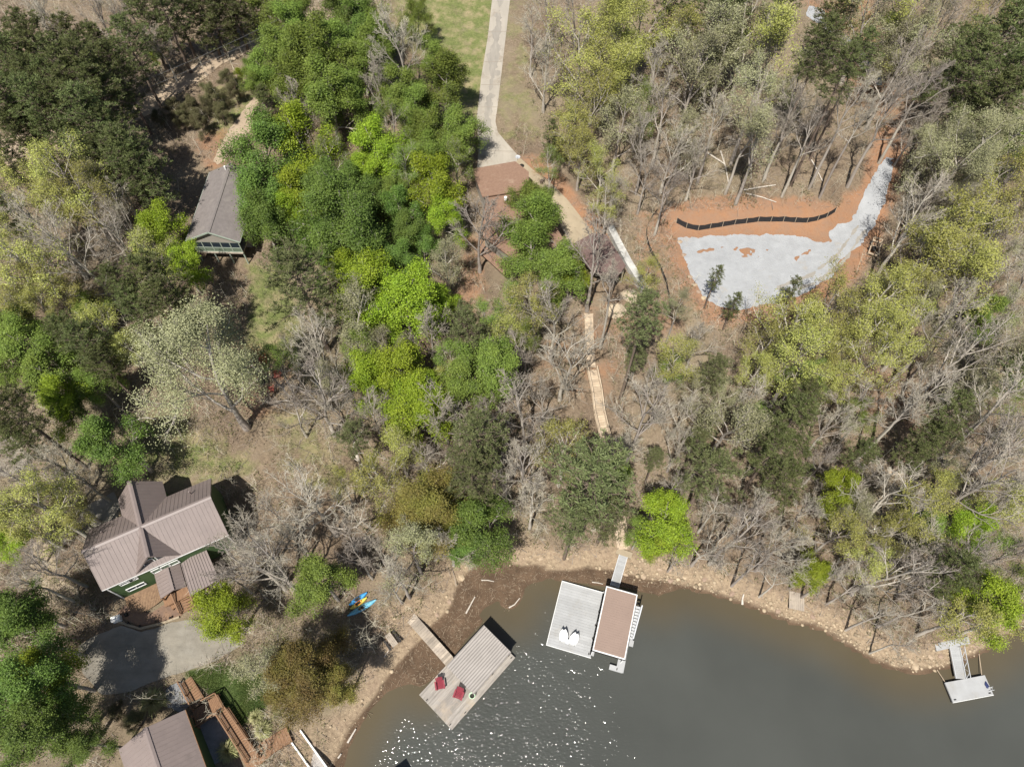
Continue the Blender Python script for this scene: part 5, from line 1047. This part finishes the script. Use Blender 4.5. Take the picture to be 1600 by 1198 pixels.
for x in (-.7, .7):
    for y in (-.85, .85): MB().box((x, y, .15), (.12, .12, .5)).build('post', 'grey_wood_b', t)
p = G(574, 847); t = thing('small_hatch_box', 'small pale wooden hatch box in the undergrowth by a long trunk shadow', 'box', p, .3); MB().box((0, 0, .3), (1.0, .9, .6)).build('body', 'tan_wood', t); MB().box((0, 0, .63), (1.1, 1.0, .06)).build('lid', 'grey_wood_b', t)
p = G(846, 286); o = tag(MB().tube((0, 0, -.1), (.03, .02, .55), .32, .24, n=9).tube((.1, .1, .2), (.5, .35, .3), .1, .06, n=6).build('tree_stump', 'bark_brown', None, p), 'dark tree stump standing on the tan side drive', 'stump')
# dead wood: fallen logs, driftwood, the white snag
def log(name, label, pts, r, m='deadwood', group=None, lift=.05, cat='log'):
    g = [G(x, y, lift + r) for x, y in pts]; b = MB(); n = len(g)
    for i in range(n - 1): b.tube(g[i] - g[0], g[i + 1] - g[0], r * (1 - .6 * i / n), r * (1 - .6 * (i + 1) / n), 7)
    return tag(b.build(name, m, None, g[0]), label, cat, group)
for pts, r, lab in (([(1097,233),(1115,245),(1132,256)], .16, 'pale fallen log above the left end of the upper silt fence'), ([(1126,236),(1134,262),(1139,290)], .12, 'thin white fallen log pointing down toward the upper silt fence'), ([(1162,297),(1185,293),(1212,289)], .12, 'pale log lying level above the silt fence'), ([(1268,250),(1277,266),(1285,283)], .10, 'slim pale log lying between the trunks above the silt fence'), ([(1165,302),(1190,308),(1213,316)], .10, 'dark-shaded log just above the silt fence'),
                    ([(188,663),(212,656),(228,652),(245,655)], .10, 'white fallen branch on the grass left of the big pale tree'), ([(728,958),(735,945),(742,932)], .10, 'pale driftwood stick on the mud flat above the weathered dock'), ([(752,906),(762,906),(772,908)], .07, 'short driftwood stick near the head of the mud flat'), ([(925,909),(934,910),(942,912)], .07, 'driftwood stick on the mud beside the white dock'), ([(795,949),(804,944),(812,934)], .08, 'driftwood stick at the tip of the mud spit'),
                    ([(543,1160),(550,1148),(556,1138)], .12, 'bleached driftwood log at the lower left waterline'), ([(528,1184),(533,1177)], .10, 'short driftwood stub below the bleached log at the lower left waterline'), ([(1160,944),(1160,936),(1162,928)], .14, 'grey stump log standing out of the shore rocks on the right'), ([(600,1026),(607,1016),(614,1008)], .06, 'thin pole lying on the bank below the picnic table')):
    log('driftwood' if 'drift' in lab else 'fallen_log', lab, pts, r)
p = G(566, 745); t = thing('dead_snag', 'white dead snag with bent broken limbs left of the lime-green trees', 'dead tree', p); o = Vector(p); b = MB()
sp = [(566,745,0), (563,722,3.2), (556,708,5.5), (553,695,7.2), (556,684,8.6), (565,675,9.6)]; W_ = [at(x, y, p.z + z) - o for x, y, z in sp]
for i in range(len(W_) - 1): b.tube(W_[i], W_[i + 1], .26 - .035 * i, .26 - .035 * (i + 1), 8)
b.build('trunk', 'deadwood', t, smooth=True)
for i, d in ((3, (1.2, .7, 1.0)), (2, (1.4, -.3, .8)), (4, (-.6, .8, .9)), (1, (-1.0, .4, .7))): MB().tube(W_[i], W_[i] + Vector(d), .08, .03, 6).build('limb', 'deadwood', t)
# power lines across the upper left, slung between poles beyond the frame
for i, (y0_, y1_) in enumerate(((203, 40), (216, 54))):
    A, B = at(-60, y0_ + 24, 17.0), at(460, y1_ - 22, 19.5); b = MB(); n = 24; prev = None
    for k in range(n + 1):
        u = k / n; q = A.lerp(B, u); q.z -= 4 * 1.2 * u * (1 - u)
        if prev is not None: b.tube(prev - A, q - A, .022, n=5, caps=False)
        prev = q
    tag(b.build('power_line', 'wire', None, A), ('upper' if i == 0 else 'lower') + ' of two thin power lines crossing the upper left pines', 'wire')
# ornamental grass clumps
for px, py, r, lab in ((241, 1096, 1.75, 'big pale ornamental grass clump left of the wooden stairs'), (358, 1172, 1.4, 'pale ornamental grass clump between the shed and the stairs'), (412, 1140, 1.2, 'pale ornamental grass clump right of the wooden stairs'), (402, 1120, 1.0, 'small ornamental grass clump by the green lawn patch')):
    p = G(px, py); rg = np.random.default_rng(int(px)); n = 700; az = rg.uniform(0, 6.283, n); el = rg.uniform(.25, 1.4, n); Ls = r * rg.uniform(.6, 1.1, n)
    d = np.stack([np.cos(az) * np.cos(el), np.sin(az) * np.cos(el), np.sin(el)], 1); sdv = np.stack([-np.sin(az), np.cos(az), 0 * az], 1) * .02; b0_ = d * .1; m1 = d * Ls[:, None] * .6 + [0, 0, .15]; e1 = d * Ls[:, None] + np.array([0, 0, -1]) * (Ls * .25 * np.cos(el))[:, None]
    V = np.stack([b0_ - sdv, b0_ + sdv, m1 + sdv * 1.3, m1 - sdv * 1.3, e1 + sdv * .4, e1 - sdv * .4], 1).reshape(-1, 3); k = np.arange(n)[:, None] * 6; Fq = np.concatenate([k + [0, 1, 2, 3], k + [3, 2, 4, 5]])
    tag(link(bpy.data.objects.new('ornamental_grass', np_mesh('ornamental_grass', V, Fq, [M['plume']]))), lab, 'plant').location = p
# ---- uncountable ground cover
SHEETS = [o for o in bpy.data.objects if o.get('kind') == 'structure' and o.name not in ('ground', 'lake_water')]
NO = [[(771,-40),(803,-40),(777,170),(774,190),(818,256),(745,268),(745,185)], [(811,246),(862,288),(908,340),(930,368),(892,388),(850,302)], [(1040,330),(1310,330),(1345,300),(1372,225),(1415,215),(1385,330),(1345,410),(1305,450),(1215,480),(1120,490),(1075,440)], [(-30,262),(-30,222),(130,196),(245,146),(400,58),(425,58),(262,152),(150,214)], [(395,150),(425,165),(400,195),(338,262),(334,248),(365,195)], [(120,990),(190,965),(300,940),(385,1003),(300,1045),(160,1085)], [(620,-40),(775,-40),(745,190),(705,190)], [(795,-40),(825,-40),(815,110),(845,205),(780,200)],
      [(125,770),(330,740),(375,850),(300,960),(180,960)], [(190,1100),(290,1100),(420,1150),(390,1230),(170,1230)], [(285,1050),(420,1040),(420,1110),(380,1140)], [(290,255),(400,255),(400,430),(290,420)], [(735,250),(825,250),(900,400),(1010,460),(950,490),(750,430)], [(385,420),(460,420),(470,560),(385,620)], [(908,485),(935,485),(990,870),(950,870)]]
NO = [gpoly(q) for q in NO]
def free_spots(n, seed, shore=2.0):
    rg = np.random.default_rng(seed); u = rg.uniform(-20, 1620, n * 2); v = rg.uniform(-30, 1210, n * 2)
    z = np.full(len(u), 4.0); 
    for _ in range(14):
        uu = (u - 800) / F; vv = (v - 599) / F; dz = -math.cos(TH) - vv * math.sin(TH); tt = (z - HC) / dz; X = uu * tt; Y = (math.sin(TH) - vv * math.cos(TH)) * tt; z = .5 * z + .5 * hfast(np.stack([X, Y], 1))
    Q = np.stack([X, Y], 1); ok = inside(Q, D_POLY) & (seg_dist(Q, D_LINE) > shore)
    for q in NO: ok &= ~inside(Q, q)
    ok &= vnoise(X, Y, 5, 11) > rg.uniform(0, .75, len(X))
    return Q[ok][:n], rg
Q, rg = free_spots(27000, 5); n = len(Q); tw = 9; base = np.repeat(np.column_stack([Q, hfast(Q) - .05]), tw, 0); m_ = len(base)
az = rg.uniform(0, 6.283, m_); el = rg.uniform(.15, 1.35, m_); Ls = rg.gamma(3.0, .30, m_) * np.repeat(rg.uniform(.5, 1.5, n), tw); d = np.stack([np.cos(az) * np.cos(el), np.sin(az) * np.cos(el), np.sin(el)], 1)
base[:, :2] += rg.normal(0, .28, (m_, 2)); s1 = np.cross(d, rg.normal(0, 1, d.shape)); s1 /= np.linalg.norm(s1, axis=1)[:, None]; s2 = np.cross(d, s1); wv = rg.uniform(.009, .022, m_)[:, None]; tip = base + d * Ls[:, None]
V = np.stack([base + s1 * wv, base - s1 * wv * .5 + s2 * wv * .87, base - s1 * wv * .5 - s2 * wv * .87, tip], 1).reshape(-1, 3); k = np.arange(m_)[:, None] * 4
tag(link(bpy.data.objects.new('underbrush', np_mesh('underbrush', V, np.concatenate([k + [0, 1, 3], k + [1, 2, 3], k + [2, 0, 3]]), [M['brush']]))), 'tangled leafless brown underbrush over the whole wooded slope', kind='stuff')
Q, rg = free_spots(14000, 9, 1.2); n = len(Q); az = rg.uniform(0, 6.283, n); Ls = rg.gamma(2.2, .42, n); d = np.stack([np.cos(az), np.sin(az), rg.normal(0, .08, n)], 1); c = np.column_stack([Q, hfast(Q) + .06]); s1 = np.stack([-np.sin(az), np.cos(az), 0 * az], 1); wv = rg.uniform(.012, .035, n)[:, None]; up_ = np.array([0, 0, 1.0]) * wv * 1.6
a_ = c - d * Ls[:, None] / 2; e_ = c + d * Ls[:, None] / 2; V = np.stack([a_ - s1 * wv, a_ + s1 * wv, a_ + up_, e_ - s1 * wv * .5, e_ + s1 * wv * .5, e_ + up_ * .5], 1).reshape(-1, 3); k = np.arange(n)[:, None] * 6
tag(link(bpy.data.objects.new('fallen_sticks', np_mesh('fallen_sticks', V, [np.concatenate([k + [0, 3, 5, 2], k + [1, 2, 5, 4]]), np.concatenate([k + [0, 2, 1], k + [3, 4, 5]])], [M['twig_grey']]))), 'fallen grey sticks strewn over the leaf litter', kind='stuff')
Q, rg = free_spots(9000, 13); lf = 12; n = len(Q); C = np.repeat(np.column_stack([Q, hfast(Q)]), lf, 0) + np.abs(rg.normal(0, 1, (n * lf, 3))) * [0, 0, .35] + rg.normal(0, .28, (n * lf, 3)) * [1, 1, 0]
tag(link(bpy.data.objects.new('low_green_growth', np_mesh('low_green_growth', *leaves(rg, C, rg.normal(0, .5, C.shape) + [0, 0, 1], .085), [M['leaf_shrub']]))), 'low olive-green seedlings scattered on the forest floor', kind='stuff')
# leafless saplings: too thin and many to count
Q, rg = free_spots(2600, 17, 2.5); n = len(Q); VV = []; FF = []; b0 = 0
for x, y in Q:
    z = h1(x, y); hgt = rg.uniform(1.8, 5.0); lean = rg.normal(0, .18, 2); P0 = np.array([x, y, z - .1]); P1 = P0 + [lean[0] * hgt, lean[1] * hgt, hgt]; segs = [(P0, P1, .03)]
    for k in range(9):
        u = rg.uniform(.25, 1); a = rg.uniform(0, 6.283); e = rg.uniform(.2, 1.0); L_ = hgt * rg.uniform(.15, .4); q = P0 + (P1 - P0) * u; dd = np.array([math.cos(a) * math.cos(e), math.sin(a) * math.cos(e), math.sin(e)]); segs.append((q, q + dd * L_, .014)); q2 = q + dd * L_ * .5; a += rg.normal(0, .8); segs.append((q2, q2 + np.array([math.cos(a), math.sin(a), .5]) * L_ * .4, .010))
    for A, B, r in segs:
        VV += [A + [r, 0, 0], A + [-r * .5, r * .87, 0], A + [-r * .5, -r * .87, 0], B]; FF += [(b0, b0 + 1, b0 + 3), (b0 + 1, b0 + 2, b0 + 3), (b0 + 2, b0, b0 + 3)]; b0 += 4
tag(link(bpy.data.objects.new('leafless_saplings', np_mesh('leafless_saplings', np.array(VV), np.array(FF), [M['twig_grey']]))), 'thin leafless saplings crowding the forest floor', kind='stuff')
# sticks and leaves washed up on the mud flat
rg = np.random.default_rng(41); c = rg.uniform(W_LINE[2:36].min(0) - 6, W_LINE[2:36].max(0) + 6, (60000, 2)); c = c[inside(c, W_POLY) & ~inside(c, D_POLY)][:1500]; n = len(c); az = rg.uniform(0, 6.283, n); Ls = rg.gamma(1.5, .14, n); d = np.stack([np.cos(az), np.sin(az), 0 * az], 1) * Ls[:, None]; s1 = np.stack([-np.sin(az), np.cos(az), 0 * az], 1) * .022; b_ = np.column_stack([c, hfast(c) + .02])
V = np.stack([b_ - d - s1, b_ - d + s1, b_ - d * .9 + [0, 0, .03], b_ + d], 1).reshape(-1, 3); k = np.arange(n)[:, None] * 4
tag(link(bpy.data.objects.new('mud_debris', np_mesh('mud_debris', V, np.concatenate([k + [0, 1, 3], k + [1, 2, 3], k + [2, 0, 3]]), [M['tan_wood']]))), 'pale twigs and leaves washed up on the mud flat', kind='stuff')
# lawn tufts of the dark green patch and thin grass in the clearings
def blades(name, label, polys, n, hgt, m, seed):
    rg = np.random.default_rng(seed); out = []
    for q in polys:
        pl = gpoly(q); lo_, hi_ = pl.min(0), pl.max(0); c = rg.uniform(lo_, hi_, (n, 2)); c = c[inside(c, pl)]; out.append(c[vnoise(c[:, 0], c[:, 1], 2.2, 6) > rg.uniform(0, .8, len(c))])
    c = np.vstack(out); n = len(c); b0_ = np.column_stack([c, hfast(c) - .02]); az = rg.uniform(0, 6.283, n); el = rg.uniform(.5, 1.4, n); d = np.stack([np.cos(az) * np.cos(el), np.sin(az) * np.cos(el), np.sin(el)], 1) * (hgt * rg.uniform(.5, 1.4, n))[:, None]; sv = np.stack([-np.sin(az), np.cos(az), 0 * az], 1) * .03
    V = np.stack([b0_ - sv, b0_ + sv, b0_ + d], 1).reshape(-1, 3); tag(link(bpy.data.objects.new(name, np_mesh(name, V, np.arange(3 * n).reshape(n, 3), [M[m]]))), label, kind='stuff')
blades('lawn_grass', 'dense dark green lawn grass beside the wooden stairs', [[(290,1052),(350,1036),(425,1060),(415,1105),(378,1132)]], 26000, .22, 'grass_blade', 3)
blades('meadow_grass', 'thin green grass in the clearings and beside the driveway', [[(610,-40),(775,-40),(745,190),(705,190),(690,100),(625,60)], [(390,415),(440,425),(470,520),(440,565),(385,560)], [(175,735),(230,640),(330,690),(390,735),(230,748)]], 16000, .16, 'grass_blade', 4)
# rocks of the bank
rg = np.random.default_rng(31); pts = []
line = np.array([at(x, y, .3)[:2] for x, y in dry_px]); seglen = np.hypot(*(np.diff(line, axis=0).T)); w = np.where(line[:-1, 0] > 12, 1.6, .3) * seglen; w[line[:-1, 1] < -1] = 0; w /= w.sum()
big = []
for j in range(1500):
    i = rg.choice(len(w), p=w); q = line[i] + (line[i + 1] - line[i]) * rg.uniform(); nrm = np.array([-(line[i + 1] - line[i])[1], (line[i + 1] - line[i])[0]]); nrm /= np.linalg.norm(nrm) + 1e-9; q = q + nrm * rg.gamma(1.4, .6) * (1 if True else 0) + rg.normal(0, .2, 2); s = rg.gamma(2.2, .045) + .04
    pts.append((q[0], q[1], s))
    if s > .34: big.append(j)
rv = []; rf_ = []; nb = 0; shapes = []
for r in RM: v = np.empty(len(r.vertices) * 3, np.float32); r.vertices.foreach_get('co', v); f = np.empty(len(r.polygons) * 3, np.int32); r.polygons.foreach_get('vertices', f); shapes.append((v.reshape(-1, 3), f.reshape(-1, 3)))
bigset = set(sorted(range(len(pts)), key=lambda j: -pts[j][2])[:40])
ONES = ['', 'first', 'second', 'third', 'fourth', 'fifth', 'sixth', 'seventh', 'eighth', 'ninth', 'tenth', 'eleventh', 'twelfth', 'thirteenth', 'fourteenth', 'fifteenth', 'sixteenth', 'seventeenth', 'eighteenth', 'nineteenth']
def nth(n): return ONES[n] if n < 20 else (('twent', 'thirt', 'fort')[n // 10 - 2] + ('ieth' if n % 10 == 0 else 'y-' + ONES[n % 10]))
rank = {j: nth(k + 1) for k, j in enumerate(sorted(bigset, key=lambda j: pts[j][0]))}
for j, (x, y, s) in enumerate(pts):
    z = h1(x, y)
    if j in bigset:
        o = tag(link(bpy.data.objects.new('shore_rock', RM[j % 6])), f'large tan rock on the lake bank, {rank[j]} from the left', 'rock', 'large rocks of the lake bank'); o.location = (x, y, z); o.scale = (s * 1.15, s, s); o.rotation_euler.z = j; continue
    v, f = shapes[j % 6]; a = j * 1.7; c_, s_ = math.cos(a), math.sin(a); vv = v * s; rv.append(np.column_stack([vv[:, 0] * c_ - vv[:, 1] * s_ + x, vv[:, 0] * s_ + vv[:, 1] * c_ + y, vv[:, 2] + z])); rf_.append(f + nb); nb += len(v)
tag(link(bpy.data.objects.new('shore_gravel', np_mesh('shore_gravel', np.vstack(rv), np.vstack(rf_), [M['rock']]))), 'small tan rocks strewn along the lake bank', kind='stuff')
for i, (px, py) in enumerate(((1062,378),(1068,398),(1078,433),(1085,445),(1092,456),(1100,466),(1170,488),(1188,486))):
    o = tag(link(bpy.data.objects.new('pad_rock', RM[i % 6])), f'tan rock on the left rim of the gravel pad, {ORD5[i]} counted from the top', 'rock', 'rocks at the rim of the gravel pad'); o.location = G(px, py); o.scale = (.45, .4, .35)
